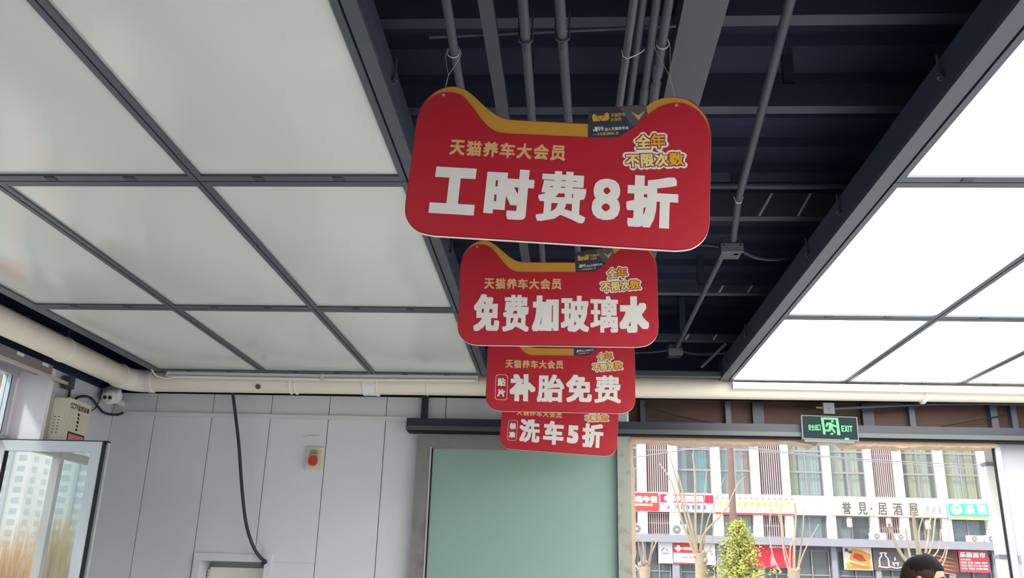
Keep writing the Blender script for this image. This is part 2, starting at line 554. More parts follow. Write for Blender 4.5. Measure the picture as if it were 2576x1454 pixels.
# steel edge beams along both sides of the open strip
def edge_beam(label, x0, x1, y1, side):
    t = thing('edge_beam', label, 'beam', ((x0 + x1) / 2, 0, ZC))
    obj('lower_flange', B(x0, x1, -2.4, y1, ZC - .008, ZC + .012), M_frame, t, world=True)
    xs = x1 - .012 if side > 0 else x0
    obj('web', B(xs, xs + .012, -2.4, y1, ZC + .012, ZC + .15), M_steel, t, world=True)
    for yy in (2.9, 4.15, 4.75, 6.5, 7.35):
        bm = newbm()
        xc = x1 + .012 if side > 0 else x0 - .012
        tube(bm, [(xc, yy, ZC + .16), (xc, yy, ZC + .05)], .006, 8)
        tube(bm, [(xc, yy, ZC + .075), (xc, yy, ZC + .06)], .014, 6)
        obj('bolt', bm, M_steel2, t, world=True)
    return t
edge_beam('dark steel edge beam between the unlit panels and the open roof strip', -.718, -.665, 7.66, 1)
edge_beam('grey steel edge beam between the glowing panels and the open roof strip', 1.405, 1.478, 7.745, -1)
tag(obj('end_trim_bar', B(-.66, 1.40, 7.61, 7.67, ZC, ZC + .045), M_frame), 'straight grey trim bar closing the open roof strip above the drain pipe', 'trim bar')
tag(obj('outer_trim_bar', B(-3.775, -3.712, -2.4, 7.68, ZC - .005, ZC + .03), M_frame), 'thin double-edged trim bar between the unlit panels and the left drain pipe', 'trim bar')

# ---------------- purlins and services in the open strip
def purlin(y0, z0, h, label, marks):
    t = thing('roof_purlin', label, 'purlin', (0, y0, z0), 'roof purlins over the open strip')
    bm = newbm()
    X0, X1 = -4.25, 5.1
    box(bm, X0, X1, y0, y0 + .008, z0, z0 + h)
    box(bm, X0, X1, y0 + .008, y0 + .07, z0, z0 + .008)
    box(bm, X0, X1, y0 + .008, y0 + .07, z0 + h - .008, z0 + h)
    for k in range(8):
        xk = X0 + .3 + k * 1.25
        box(bm, xk, xk + .05, y0 + .02, y0 + .06, z0 + h, ZR - .03)
    obj('channel', bm, M_steel2 if marks else M_steel, t, world=True)
    for mx in marks:  # pale strips painted on the beam face as slanting streaks of light
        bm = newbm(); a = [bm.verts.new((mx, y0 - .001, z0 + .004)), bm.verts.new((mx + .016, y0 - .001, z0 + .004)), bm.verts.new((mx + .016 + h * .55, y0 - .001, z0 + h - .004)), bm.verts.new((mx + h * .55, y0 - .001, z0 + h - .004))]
        bm.faces.new(a); obj('light_streak', bm, mat('light_streak_white', '#b9bcc0', .8), t, world=True)
purlin(2.2, 3.75, .16, 'dark roof purlin, first of those above the big sign', [])
purlin(3.05, 3.80, .13, 'dark roof purlin behind the top of the wide duct', [])
purlin(3.68, 3.75, .12, 'dark roof purlin just above the nearest red sign', [])
purlin(4.99, 3.75, .16, 'broad grey roof purlin with two pale chalk marks behind the nearest sign', [atY(1905, 520, 4.99).x, atY(2002, 520, 4.99).x])  # the two pale marks are painted streaks of light, not chalk
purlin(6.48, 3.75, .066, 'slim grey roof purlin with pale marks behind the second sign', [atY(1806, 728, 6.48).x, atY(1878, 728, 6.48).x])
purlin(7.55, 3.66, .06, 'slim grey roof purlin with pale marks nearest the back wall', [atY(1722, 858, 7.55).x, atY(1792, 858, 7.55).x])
tag(obj('cross_conduit', T([(-4.0, 4.6, 3.78), (5.0, 4.62, 3.78)], .02), M_steel), 'thin dark conduit running sideways above the broad purlin', 'conduit')

def run(px0, px1, z, ext0=1.6, ext1=0.):
    a, b = atZ(*px0, z), atZ(*px1, z)
    d = (b - a).normalized()
    return a - d * ext0, b + d * ext1
def pipe(name, label, px0, px1, z, r, m=M_steel2, ext1=3.2, sleeves=(), group='conduits under the open roof'):
    a, b = run(px0, px1, z, ext1=ext1)
    t = thing(name, label, 'conduit', tuple(a), group)
    obj('tube', T([a, b], r, 14), m, t, smooth=True, world=True)
    d = (b - a).normalized()
    for s, L in sleeves:
        p = a + d * s
        obj('coupling', T([p, p + d * .012, p + d * .02, p + d * L, p + d * (L + .01)], [r * 1.05, r * 1.3, r * 1.25, r * 1.25, r * 1.02], 14), m, t, smooth=True, world=True)
    return a, b
pipe('conduit_pipe', 'grey conduit pipe carrying the left hanging wires', (1122, 0), (1158, 217), 3.42, .0165)
a, b = run((1222, 0), (1267, 290), 3.50, ext1=3.2)
bm = newbm(); beam(bm, a, b, .052, .03); tag(obj('flat_strut', bm, M_steel2), 'wide flat grey strut left of the two clamped pipes', 'strut')
pipe('conduit_pipe', 'left one of the two pipes held in hanging clamps', (1315, 0), (1338, 300), 3.45, .018)
pipe('conduit_pipe', 'right one of the two pipes held in hanging clamps', (1408, 0), (1430, 305), 3.45, .0185)
pipe('conduit_pipe', 'smooth grey conduit lying against the ribbed hose', (1617, 0), (1583, 264), 3.475, .0155)
pipe('conduit_pipe', 'plain grey conduit between the ribbed hose and the wired pipe', (1652, 0), (1618, 258), 3.46, .0155, sleeves=((2.14, .12),))
pipe('conduit_pipe', 'grey conduit pipe carrying the right hanging wires', (1683, 0), (1645, 240), 3.45, .016, sleeves=((1.97, .09), (2.1, .12)))
# ribbed flexible hose
a, b = run((1593, 0), (1562, 264), 3.445, ext1=2.6)
fx = thing('flexible_conduit', 'ribbed black flexible hose tied to a smooth conduit', 'conduit', tuple(a), 'conduits under the open roof')
d = (b - a); L = d.length; pts = []; rs = []
n = int(L / .0045)
for i in range(n + 1):
    t_ = i / n
    pts.append(a + d * t_ + Vector((.008 * math.sin(t_ * 9), 0, 0))); rs.append(.0165 if i % 2 else .0135)
bm = newbm(); tube(bm, pts, rs, 10); obj('ribbed_tube', bm, mat('hose_grey', '#3f434b', .35), fx, smooth=True, world=True)
c = atZ(1578, 132, 3.44)
bm = newbm(); tube(bm, [c + Vector((x, .0, z)) for x, z in ((-.02, .012), (-.016, -.016), (0, -.026), (.03, -.012), (.05, .0), (.062, .012))], .0022, 6)
obj('wire_tie', bm, M_wire, fx, world=True)
# wide duct beam
bm = newbm(); a, b = run((1768, 0), (1708, 248), 3.66, ext1=3.6); beam(bm, a, b, .162, .12)
tag(obj('wide_beam', bm, mat('duct_grey', '#43474e', .6, noise=.1, nscale=4)), 'wide flat grey beam running back above the right sign ear', 'beam')
# clamps
for nm, p in (('left', (1322, 96)), ('right', (1415, 90))):
    c = atZ(p[0], p[1], 3.45)
    t = thing('pipe_clamp', f'hanging clevis clamp around the {nm} one of the two clamped pipes', 'pipe clamp', tuple(c), 'clevis clamps')
    bm = newbm()
    tube(bm, smoothpath([c + Vector(v) for v in ((-.024, 0, .10), (-.024, 0, .0), (-.016, 0, -.018), (0, 0, -.024), (.016, 0, -.018), (.024, 0, 0), (.024, 0, .10))], 4), .0042, 6)
    obj('yoke', bm, M_steel2, t, world=True)
    obj('screw', T([c + Vector((0, .01, -.022)), c + Vector((0, .045, -.03))], .006, 6), M_steel, t, world=True)
bm = newbm(); a, b = atZ(1080, 93, 3.53), atZ(1700, 65, 3.53)
pts = []; rs = []
for i in range(161):
    pts.append(a.lerp(b, i / 160)); rs.append(.0075 if i % 2 else .0058)
tube(bm, pts, rs, 8)
tag(obj('threaded_rod', bm, M_steel2, smooth=True), 'thin threaded rod lying across above the clamped pipes', 'rod')
# right-hand conduit with its two junction boxes
p0, p1 = atZ(1988, 0, 3.6), atZ(1858, 500, 3.6)
d = (p1 - p0).normalized()
jb1, jb2 = atZ(1836, 620, 3.6), atZ(1697, 880, 3.6)
cp = thing('conduit_pipe', 'long slanting conduit running back to the junction box right of the signs', 'conduit', tuple(p0))
obj('tube', T([p0 - d * 1.5, p1, jb1 + Vector((0, -.12, 0))], .02, 14), M_steel2, cp, smooth=True, world=True)
obj('wire_tie', T([p1 + Vector((-.024, 0, .01)), p1 + Vector((-.012, 0, -.024)), p1 + Vector((.012, 0, -.024)), p1 + Vector((.024, .0, .01))], .004, 6), M_wire, cp, world=True)
cp = thing('conduit_pipe', 'rear conduit joining the two junction boxes', 'conduit', tuple(jb1))
obj('tube', T([jb1 + Vector((-.02, .11, 0)), jb2 + Vector((.01, -.1, 0))], .019, 14), M_steel2, cp, smooth=True, world=True)
for c, lab, s in ((jb1, 'metal junction box hung below the strip, nearer of two', 1.0), (jb2, 'metal junction box hung below the strip, farther of two', .92)):
    t = thing('junction_box', lab, 'junction box', tuple(c), 'junction boxes')
    bm = newbm(); bevelled(bm, c.x - .062 * s, c.x + .062 * s, c.y - .07, c.y + .07, c.z - .06, c.z + .035, .004); obj('box_body', bm, M_steel2, t, world=True)
    bm = newbm(); bevelled(bm, c.x - .068 * s, c.x + .068 * s, c.y - .076, c.y - .066, c.z - .066, c.z - .005, .003); obj('cover_plate', bm, mat('box_cover_grey', '#6a6d72', .5), t, world=True)
    for dx in (-.05, .05):
        obj('screw', T([(c.x + dx * s, c.y - .078, c.z - .02), (c.x + dx * s, c.y - .075, c.z - .02)], .005, 8), M_gap, t, world=True)
    obj('gland', T([(c.x + .03, c.y - .02, c.z - .046), (c.x + .03, c.y - .02, c.z - .06)], .015, 10), M_steel, t, world=True)
def cable(name, label, pts, r, m=M_steel, cat='cable'):
    return tag(obj(name, T(smoothpath(pts, 7), r, 8), m, smooth=True), label, cat)
e = atZ(2085, 595, 3.42)
cable('sagging_hose', 'sagging corrugated hose from the nearer junction box to the glowing panels', [jb1 + Vector((.065, .0, -.02)), jb1 + Vector((.16, .03, -.06)), atY(1955, 652, 5.2), atY(2020, 638, 5.2), e], .011)
cable('short_hose', 'short hose from the farther junction box to the edge beam', [jb2 + Vector((.06, 0, -.01)), jb2 + Vector((.2, .02, -.03)), Vector((1.42, 7.35, 3.5))], .012)
cable('left_hose', 'thin hose from the nearer junction box behind the nearest sign', [jb1 + Vector((-.065, 0, 0)), jb1 + Vector((-.2, .05, .03)), jb1 + Vector((-.6, .1, .02))], .01)
cable('rear_hose', 'thin hose from the farther junction box behind the second sign', [jb2 + Vector((-.06, 0, -.005)), jb2 + Vector((-.25, .03, -.02)), jb2 + Vector((-.6, .05, -.02))], .01)
# loose strut ends by the back
a, b = Vector((1.22, 7.55, 3.42)), Vector((1.39, 7.25, 3.56))
tag(obj('hanger_rod', T([a, b], .014, 8), M_steel), 'short slanting hanger rod beside the farther junction box', 'rod')

# ================================================================== RED SIGNS
OUT_L = [(-.391, 0), (-.42, .004), (-.447, .012), (-.475, .034), (-.494, .066), (-.5, .106), (-.5, .15), (-.5, .36), (-.5, .40), (-.498, .438), (-.487, .485), (-.462, .524), (-.43, .550), (-.395, .561), (-.359, .556), (-.327, .538), (-.293, .508), (-.259, .478), (-.222, .453), (-.195, .444), (-.165, .441)]
OUT_R = [(.279, .517), (.300, .537), (.326, .552), (.36, .561), (.395, .561), (.43, .550), (.462, .524), (.487, .485), (.498, .438), (.5, .40), (.5, .36), (.5, .15), (.5, .106), (.494, .066), (.475, .034), (.447, .012), (.42, .004), (.391, 0)]
def soft(P, n=3): return [(v.x, v.y) for v in smoothpath([(x, z, 0) for x, z in P], n)]
OUT_L, OUT_R = soft(OUT_L), soft(OUT_R)
OUTER = OUT_L + [(.084, .443), (.087, .492), (.095, .5), (.27, .526)] + OUT_R
YELL = OUT_L + [(.20, .441), (.25, .49)] + OUT_R
RED = [(-.391, .003), (-.42, .007), (-.447, .015), (-.475, .037), (-.492, .068), (-.497, .108), (-.497, .15), (-.497, .36), (-.497, .40), (-.496, .43), (-.485, .472), (-.461, .509), (-.427, .531), (-.39, .535), (-.356, .526), (-.332, .505), (-.302, .47), (-.272, .432), (-.244, .405), (-.216, .391), (-.186, .387), (-.15, .387),
       (.05, .389), (.092, .389), (.159, .391), (.197, .400), (.233, .429), (.274, .472), (.31, .506), (.343, .528), (.381, .537), (.415, .534), (.45, .514), (.476, .482), (.490, .448), (.497, .40), (.497, .36), (.497, .15), (.497, .108), (.492, .068), (.475, .037), (.447, .015), (.42, .007), (.391, .003)]
RED = soft(RED)
def rot_pts(pts, ang, piv):
    c, s = math.cos(ang), math.sin(ang)
    return [(piv[0] + c * (x - piv[0]) - s * (z - piv[1]), piv[1] + s * (x - piv[0]) + c * (z - piv[1])) for x, z in pts]
def hanging_sign(label, loc, roll, head, small, fatx, yaw=0.):
    s = thing('hanging_sign', label, 'sign', loc, 'row of red hanging signs', rot=(0, roll, yaw))
    bm = newbm(); prism(bm, OUTER, 0, .012); obj('board', bm, M_core, s)
    flat('red_backing_print', [(x * .999, z * .998 + .001) for x, z in OUTER], M_redline, s, -.0008)
    flat('amber_print', [(x * .992, .004 + z * .987) for x, z in YELL], M_yel, s, -.0016)
    # slate card
    cardp = [(.090, .389), (.086, .488), (.094, .497), (.270, .522), (.279, .516), (.284, .497), (.292, .468), (.24, .41), (.20, .385)]
    cd_ = flat('card_print', cardp, M_card, s, -.0024)
    flat('card_shade_print', [(.19, .5105), (.268, .5216), (.277, .515), (.283, .497), (.275, .455), (.235, .44)], M_card2, cd_, -.0027, .0003)
    ca = math.radians(8)
    logo = rrect(.099, .155, .4485, .481, .007, 3)
    logo = [p for p in logo]
    lg = [(.101, .458), (.104, .450), (.150, .456), (.157, .462), (.156, .482), (.150, .487), (.143, .484), (.137, .475), (.117, .472), (.110, .478), (.103, .478), (.099, .472)]
    flat('emblem_print', lg, M_cardgold, cd_, -.0031, .0004)
    bm = newbm()
    for p, q in (((.113, .474), (.129, .453)), ((.129, .453), (.142, .478))):
        v = Vector((q[0] - p[0], 0, q[1] - p[1])).normalized(); nrm = Vector((v.z, 0, -v.x)) * .0009
        P_, Q_ = Vector((p[0], -.0034, p[1])), Vector((q[0], -.0034, q[1]))
        bm.faces.new([bm.verts.new(t) for t in (P_ - nrm, Q_ - nrm, Q_ + nrm, P_ + nrm)])
    obj('emblem_line_print', bm, M_card, cd_)
    flat('chevron_print', [(.228, .497), (.254, .482), (.278, .503), (.257, .464)], M_cardgold, cd_, -.0031, .0004)
    lettering('card_title_print', line_boxes('天猫养车', .163, .213, .4695, .484), M_cardgold, cd_, -.0034, .0003, rot=ca, piv=(.163, .47))
    lettering('card_title_print', line_boxes('大会员', .163, .2, .4535, .4675), M_cardgold, cd_, -.0034, .0003, rot=ca, piv=(.163, .4535))
    lettering('card_price_print', line_boxes('199', .1115, .142, .412, .429), M_cardtxt, cd_, -.0034, .0005, rot=ca, piv=(.1115, .412))
    lettering('card_price_print', line_boxes('¥', .105, .1105, .4115, .42), M_cardtxt, cd_, -.0034, .0004)
    lettering('card_text_print', line_boxes('加入天猫养车会', .144, .226, .4155, .428), M_cardtxt, cd_, -.0034, .0003, rot=ca, piv=(.144, .4155))
    lettering('card_text_print', line_boxes('一卡可绑3辆车，全', .107, .194, .3945, .405), M_gold, cd_, -.0034, .0002, rot=ca, piv=(.107, .3945))
    flat('red_print', RED, M_red, s, -.0042, .0012)
    lettering('headline_print', head, M_white, s, -.0048, HEAD_FAT, HEAD_FAT * .85)
    lettering('subtitle_print', line_boxes('天猫养车大会员', -.376, .022, .295, .352, .1), M_gold, s, -.0048, .002)
    # badge: white halo, maroon outline, gold faces
    ca = math.radians(5)
    top = [('全', .257, .304, .358, .410), ('年', .305, .353, .358, .412)]
    bot = [('不', .219, .265, .290, .336), ('限', .268, .312, .291, .338), ('次', .315, .359, .291, .338), ('数', .362, .411, .292, .340)]
    pv = (.30, .33)
    both = top + [(c, x, X, z + .0, Z) for c, x, X, z, Z in bot]
    def grow(bx, k): return [(c, x - k, X + k, z - k, Z + k) for c, x, X, z, Z in bx]
    bm = newbm()
    for bx in both:
        _, x0, x1, z0, z1 = bx
        pol = rot_pts(rrect(x0 - .006, x1 + .006, z0 - .006, z1 + .006, .012, 3), ca, pv)
        bm.faces.new([bm.verts.new((p[0], -.00455, p[1])) for p in pol])
    h = lettering('badge_halo_print', grow(both, .0115), M_white, s, -.0046, .0105, rot=ca, piv=pv, rnd_=True)
    bm.free()
    lettering('badge_outline_print', grow(both, .0035), M_maroon, s, -.0054, .0048, rot=ca, piv=pv)
    lettering('badge_pale_print', [both[i] for i in (0, 2, 3, 4)], M_goldp, s, -.0060, .0019, rot=ca, piv=pv)
    lettering('badge_gold_print', [both[i] for i in (1, 5)], M_goldd, s, -.0060, .0016, rot=ca, piv=pv)
    if small:
        po, pi_ = ring_strip(rrect(-.437, -.355, .075, .249, .018), .0028)
        bm = newbm()
        A = [bm.verts.new((x, -.0048, z)) for x, z in po]; C = [bm.verts.new((x, -.0048, z)) for x, z in pi_]
        for i in range(len(A)):
            j = (i + 1) % len(A); bm.faces.new((A[i], A[j], C[j], C[i]))
        obj('side_frame_print', bm, M_white, s)
        lettering('side_note_print', [(small[0], -.423, -.369, .170, .226), (small[1], -.423, -.369, .098, .150)], M_white, s, -.0048, .003)
    for hx, hz in ((-.418, .522), (.382, .527)):
        bm = newbm(); lathe(bm, [(.0042, 0), (.0055, .0012), (.0055, .0016), (.0025, .0018), (.0022, .0004)], 12, Matrix.Translation((hx, -.0042, hz)) @ Matrix.Rotation(math.pi / 2, 4, 'X'))
        obj('eyelet', bm, M_wire, s)
    return s
H1 = [('工', -.418, -.267, .078, .248), ('时', -.237, -.077, .072, .254), ('费', -.063, .098, .073, .256), ('8', .117, .209, .090, .238), ('折', .229, .397, .072, .257)]
H2 = [('免', -.421, -.291, .072, .266), ('费', -.275, -.143, .072, .264), ('加', -.127, .006, .074, .262), ('玻', .017, .157, .073, .262), ('璃', .163, .302, .071, .262), ('水', .307, .453, .072, .262)]
H3 = [('补', -.339, -.167, .069, .255), ('胎', -.156, .026, .067, .255), ('免', .039, .211, .070, .256), ('费', .227, .403, .068, .256)]
H4 = [('洗', -.337, -.161, .070, .267), ('车', -.131, .043, .065, .266), ('5', .073, .169, .087, .241), ('折', .2, .379, .064, .268)]
S1 = hanging_sign('large red hanging sign nearest the viewer, white headline with a figure 8', (-.033, 2.638, 2.641), math.radians(3.5), H1, None, .0105)
S2 = hanging_sign('second red hanging sign, with six large white characters', (-.0255, 4.185, 2.704), 0.0, H2, None, .0085)
S3 = hanging_sign('third red hanging sign, small framed note at its left edge, four large characters', (-.012, 5.768, 2.668), math.radians(.2), H3, '贴片', .0095)
S4 = hanging_sign('farthest red hanging sign, lowest in view, white headline with a figure 5', (-.034, 7.463, 2.637), math.radians(3.1), H4, '标准', .0095)

# hanging wires
def wires(n, S, roll, lefttop, righttop):
    for nm, (hx, hz), top in (('left', (-.418, .53), lefttop), ('right', (.382, .535), righttop)):
        c, s = math.cos(-roll), math.sin(-roll)
        e = Vector((S.location.x + c * hx - s * hz, S.location.y + .004, S.location.z + s * hx + c * hz))
        t = thing('hanging_wire', f'thin steel wire looped over a conduit holding the {nm} ear of the {n} red sign', 'wire', tuple(e), 'sign hanging wires')
        top = Vector(top)
        k = e.lerp(top, .45)
        bm = newbm(); tube(bm, [e, k], .0014, 6); tube(bm, smoothpath([k, top + Vector((-.028, 0, -.02)), top + Vector((-.02, 0, .02))], 4), .0011, 6)
        tube(bm, smoothpath([k, top + Vector((.026, 0, -.015)), top + Vector((.018, 0, .022))], 4), .0011, 6)
        obj('strand', bm, M_wire, t, world=True)
        bm = newbm(); tube(bm, [top + Vector((.022 * math.cos(a_), 0, .022 * math.sin(a_))) for a_ in [i * math.pi / 8 for i in range(17)]], .0022, 6)
        obj('loop', bm, M_wire, t, world=True)
zr = math.radians
wires('nearest', S1, zr(3.5), atZ(1141, 132, 3.42), atZ(1667, 110, 3.45))
for nm, S, rl in (('second', S2, 0), ('third', S3, zr(.2)), ('farthest', S4, zr(3.1))):
    wires(nm, S, rl, (-.40, S.location.y, 3.42), (.38, S.location.y, 3.45))

# ================================================================== DRAIN PIPE
PR, PZ, PY, PX = .1, 3.29, 7.86, -4.06
dp = thing('drain_pipe', 'thick cream drain pipe bending round the back left corner under the ceiling', 'pipe', (PX, PY, PZ))
el = [(PX, PY - .22, PZ), (PX + .004, PY - .14, PZ), (PX + .03, PY - .07, PZ), (PX + .07, PY - .03, PZ), (PX + .14, PY - .004, PZ), (PX + .22, PY, PZ)]
obj('side_run', T([(PX, -2.4, PZ), (PX, PY - .2, PZ)], PR, 28), M_pvc, dp, smooth=True, world=True)
obj('back_run', T([(PX + .2, PY, PZ), (5.1, PY, PZ + .02)], PR, 28), M_pvc, dp, smooth=True, world=True)
obj('elbow', T(smoothpath(el, 4), PR * 1.06, 28), M_pvcw, dp, smooth=True, world=True)
def collar(p, axis, w_, k=1.07, m=M_pvcw, nm='collar'):
    p = Vector(p); ax = Vector(axis)
    obj(nm, T([p - ax * w_ / 2, p - ax * (w_ / 2 - .004), p + ax * (w_ / 2 - .004), p + ax * w_ / 2], [PR * (k - .05), PR * k, PR * k, PR * (k - .05)], 28), m, dp, smooth=True, world=True)
collar((PX + .215, PY, PZ), (1, 0, 0), .05, 1.11)
collar((PX, PY - .215, PZ), (0, 1, 0), .04, 1.1)
xc = atY(740, 970, PY).x
collar((xc - .02, PY, PZ), (1, 0, 0), .018, 1.08, nm='strap'); collar((xc + .03, PY, PZ), (1, 0, 0), .018, 1.08, nm='strap')
xc = atY(935, 972, PY).x
collar((xc, PY, PZ), (1, 0, 0), .15, 1.07); collar((xc + .065, PY, PZ), (1, 0, 0), .022, 1.13); collar((xc - .06, PY, PZ), (1, 0, 0), .012, 1.1)
collar((atY(1076, 975, PY).x, PY, PZ), (1, 0, 0), .006, 1.03)
collar((atY(2320, 990, PY).x, PY, PZ), (1, 0, 0), .03, 1.06)
pc = atX(150, 870, PX)
collar((PX, pc.y + .06, PZ), (0, 1, 0), .035, 1.06, nm='strap')
obj('strap_hanger', T([(PX + .02, pc.y + .06, PZ + PR), (PX + .02, pc.y + .06, ZR - .05)], .008, 8), M_steel2, dp, world=True)
c = atY(648, 972, PY - PR)
obj('drilled_hole', T([(c.x, PY - PR - .002, c.z), (c.x, PY - PR + .03, c.z)], .021, 16), mat('hole_brown', '#6d5a4b', .8), dp, world=True)

# tube light battens under the rear edge of the light boxes
def batten(label, x0, x1, z0, z1, lit=False):
    t = thing('tube_light', label, 'tube light', (x0, 7.62, z0), 'tube lights under the ceiling edge')
    d = Vector((x1 - x0, 0, z1 - z0)).normalized()
    bm = newbm(); beam(bm, (x0, 7.72, z0 + .018), (x1, 7.72, z1 + .018), .03, .028); obj('batten_body', bm, M_tube, t, world=True)
    obj('tube', T([(x0 + .01, 7.715, z0 - .012), (x1 - .01, 7.715, z1 - .012)], .0165, 14), M_tube, t, smooth=True, world=True)
    for x, z in ((x0, z0), (x1, z1)):
        obj('end_cap', B(x - .006, x + .006, 7.695, 7.735, z - .03, z + .034), M_pvcw, t, world=True)
a0, a1, a2 = atY(421, 943, 7.71), atY(811, 950, 7.71), atY(1200, 953, 7.71)
batten('left one of two dull white tube lights below the unlit panels', a0.x, a1.x - .008, a0.z, a1.z)
batten('right one of two dull white tube lights below the unlit panels', a1.x + .008, a2.x, a1.z, a2.z)
a0, a1, a2 = atY(1845, 970, 7.71), atY(2268, 978, 7.71), atY(2690, 986, 7.71)
batten('white tube light below the glowing panels, the one nearer the red signs', a0.x, a1.x - .008, a0.z, a1.z)
batten('white tube light below the glowing panels, the one farther right', a1.x + .008, a2.x, a1.z, a2.z)
cable('tube_wire', 'thin white wire curling from the unlit panels to the left tube light', [(-3.72, 7.55, 3.33), (-3.7, 7.62, 3.29), (-3.64, 7.66, 3.275), (-3.585, 7.7, 3.285)], .006, M_tube, 'wire')

# ================================================================== BACK WALL FITTINGS
# cable channel on the wall
a, b = atY(285, 1040, YW - .01), atY(1046, 1055, YW - .01)
bm = newbm(); beam(bm, a + Vector((0, -.006, 0)), b + Vector((0, -.006, 0)), .03, .036)
tr = thing('cable_channel', 'long white plastic cable channel along the panelled wall', 'cable channel', tuple(a))
obj('channel', bm, mat('channel_white', '#d5d6d6', .45), tr, world=True)
bm = newbm(); j = a.lerp(b, .09); box(bm, j.x - .003, j.x + .003, j.y - .0095, j.y - .008, j.z - .018, j.z + .018); obj('joint_line', bm, M_gap, tr, world=True)
cable('thin_cable', 'black cable running from the channel end along the top of the door track', [b, b + Vector((.12, 0, -.012)), b + Vector((.35, .0, .0)), b + Vector((.8, 0, -.055)), b + Vector((1.4, 0, -.06)), b + Vector((2.1, 0, -.05))], .009, M_black)
# dangling cable
cable('dangling_cable', 'thick dark cable hanging from the drain pipe into the small doorway', [(-3.12, 7.97, 3.3), atY(586, 992, 7.97), atY(600, 1110, 7.97), atY(608, 1220, 7.97), atY(618, 1310, 7.98), atY(635, 1370, 8.0), atY(655, 1402, 8.05), atY(668, 1413, 8.06), (DX1 - .02, 8.075, 1.685)], .0155, M_cable)
# alarm
c = atY(792, 1153, YW)
al = thing('fire_alarm', 'small cream wall alarm with a red rounded lens', 'alarm', tuple(c))
bm = newbm(); bevelled(bm, c.x - .08, c.x + .08, YW - .03, YW, c.z - .103, c.z + .103, .008); obj('base_plate', bm, mat('alarm_cream', '#d8cfb4', .45), al, world=True)
bm = newbm()
prof = rrect(-.044, .044, -.075, .078, .04, 6)
prism(bm, [(c.x + x, c.z + z) for x, z in prof], YW - .055, YW - .03); obj('lens_housing', bm, mat('alarm_grey_top', '#b5ab8f', .3), al, world=True)
bm = newbm(); prism(bm, [(c.x + x, c.z + z) for x, z in [p for p in rrect(-.043, .043, -.076, .02, .042, 6)]], YW - .064, YW - .04); obj('red_lens', bm, mat('alarm_red', '#c2342c', .2, spec=.7), al, world=True)
for k in range(3):
    obj('slot', B(c.x - .03, c.x + .03, YW - .0562, YW - .055, c.z + .032 + k * .013, c.z + .037 + k * .013), M_txt, al, world=True)
bm = newbm(); tube(bm, smoothpath([(c.x - .13, YW - .002, c.z + .2), (c.x - .06, YW - .002, c.z + .212), (c.x + .02, YW - .002, c.z + .215)], 4), .0025, 5)
# small scuff of old glue above it stays part of the wall
obj('scuff', bm, mat('scuff_grey', '#a7a9ab', .8), wb)

# recessed doorway with its door
dr = link('door_1', None); struct(dr); dr['label'] = 'small recessed white door at the foot of the panelled wall'
def dp_(name, a, m=M_pvcw, par=None): return obj(name, B(*a), m, par or dr)
tw = .062
dp_('architrave', (DX0 - tw, DX1 + tw, YW - .022, YW, DZ, DZ + tw), M_wall)
dp_('architrave', (DX0 - tw, DX0, YW - .022, YW, 0, DZ), M_wall)
dp_('architrave', (DX1, DX1 + tw, YW - .022, YW, 0, DZ), M_wall)
dp_('jamb_lining', (DX0 - .004, DX0 + .004, YW, YW + .25, 0, DZ), M_wall)
dp_('jamb_lining', (DX1 - .004, DX1 + .004, YW, YW + .25, 0, DZ), M_wall)
dp_('head_lining', (DX0, DX1, YW, YW + .25, DZ - .004, DZ + .004), M_wall)
lf = dp_('leaf_top_rail', (DX0 + .03, DX1 - .02, YW + .16, YW + .21, DZ - .155, DZ - .055))
dp_('leaf_stile', (DX0 + .03, DX0 + .12, YW + .16, YW + .21, .02, DZ - .155))
dp_('leaf_stile', (DX1 - .11, DX1 - .02, YW + .16, YW + .21, .02, DZ - .155))
dp_('leaf_gasket', (DX0 + .12, DX1 - .11, YW + .165, YW + .172, DZ - .165, DZ - .155), M_gap)
dp_('leaf_gasket', (DX0 + .12, DX0 + .13, YW + .165, YW + .172, .1, DZ - .165), M_gap)
dp_('leaf_pane', (DX0 + .12, DX1 - .11, YW + .18, YW + .19, .1, DZ - .155), mat('pink_blotched_pane', '#e6d9cf', .3, stain='#d98f92', nscale=9))  # pale pane with random pink blotches
for k in range(3):
    obj('hinge', T([(DX0 + .02, YW + .155, DZ - .075 - k * .028), (DX0 + .02, YW + .155, DZ - .1 - k * .028)], .011, 10), M_alu, dr)
struct(obj('wall_recess', B(DX0 - .1, DX1 + .1, YW + .27, YW + .3, 0, 1.9), M_wall)).name = 'wall_recess'

# frosted glass door under its track
fd = thing('sliding_glass_door', 'frosted green glass door in a weathered steel frame beside the open doorway', 'door', (-.4, YW, 0))
x0 = atY(1051, 1095, YW - .06).x; x1 = .50
gx0 = atY(1083, 1200, YW - .06).x; zt, zg = 2.865, 2.745
def f_(name, a, m=M_doorframe): return obj(name, B(*a), m, fd, world=True)
f_('head_rail', (x0, x1, YW - .09, YW - .03, zg, zt))
f_('stile', (x0, gx0, YW - .09, YW - .03, 0, zg))
f_('bottom_rail', (gx0, x1, YW - .09, YW - .03, 0, .12))
f_('pane', (gx0, x1, YW - .066, YW - .056, .12, zg), P_green)
f_('gasket', (gx0, gx0 + .012, YW - .075, YW - .066, .12, zg), M_gap)
f_('glazing_bead', (gx0 - .012, gx0 - .001, YW - .095, YW - .09, .0, zg), M_alu)
f_('glazing_bead', (gx0, x1, YW - .08, YW - .066, zg - .012, zg), M_doorframe)
dc = thing('steel_column', 'stained pale steel column between the frosted door and the open doorway', 'column', (.56, YW, 0))
obj('shaft', B(.503, .622, YW - .12, YW + .02, 0, 2.868), M_column, dc, world=True)
bm = newbm()
n = 40; poly = []
rnd = random.Random(3)
zz = [i * 2.86 / n for i in range(n + 1)]
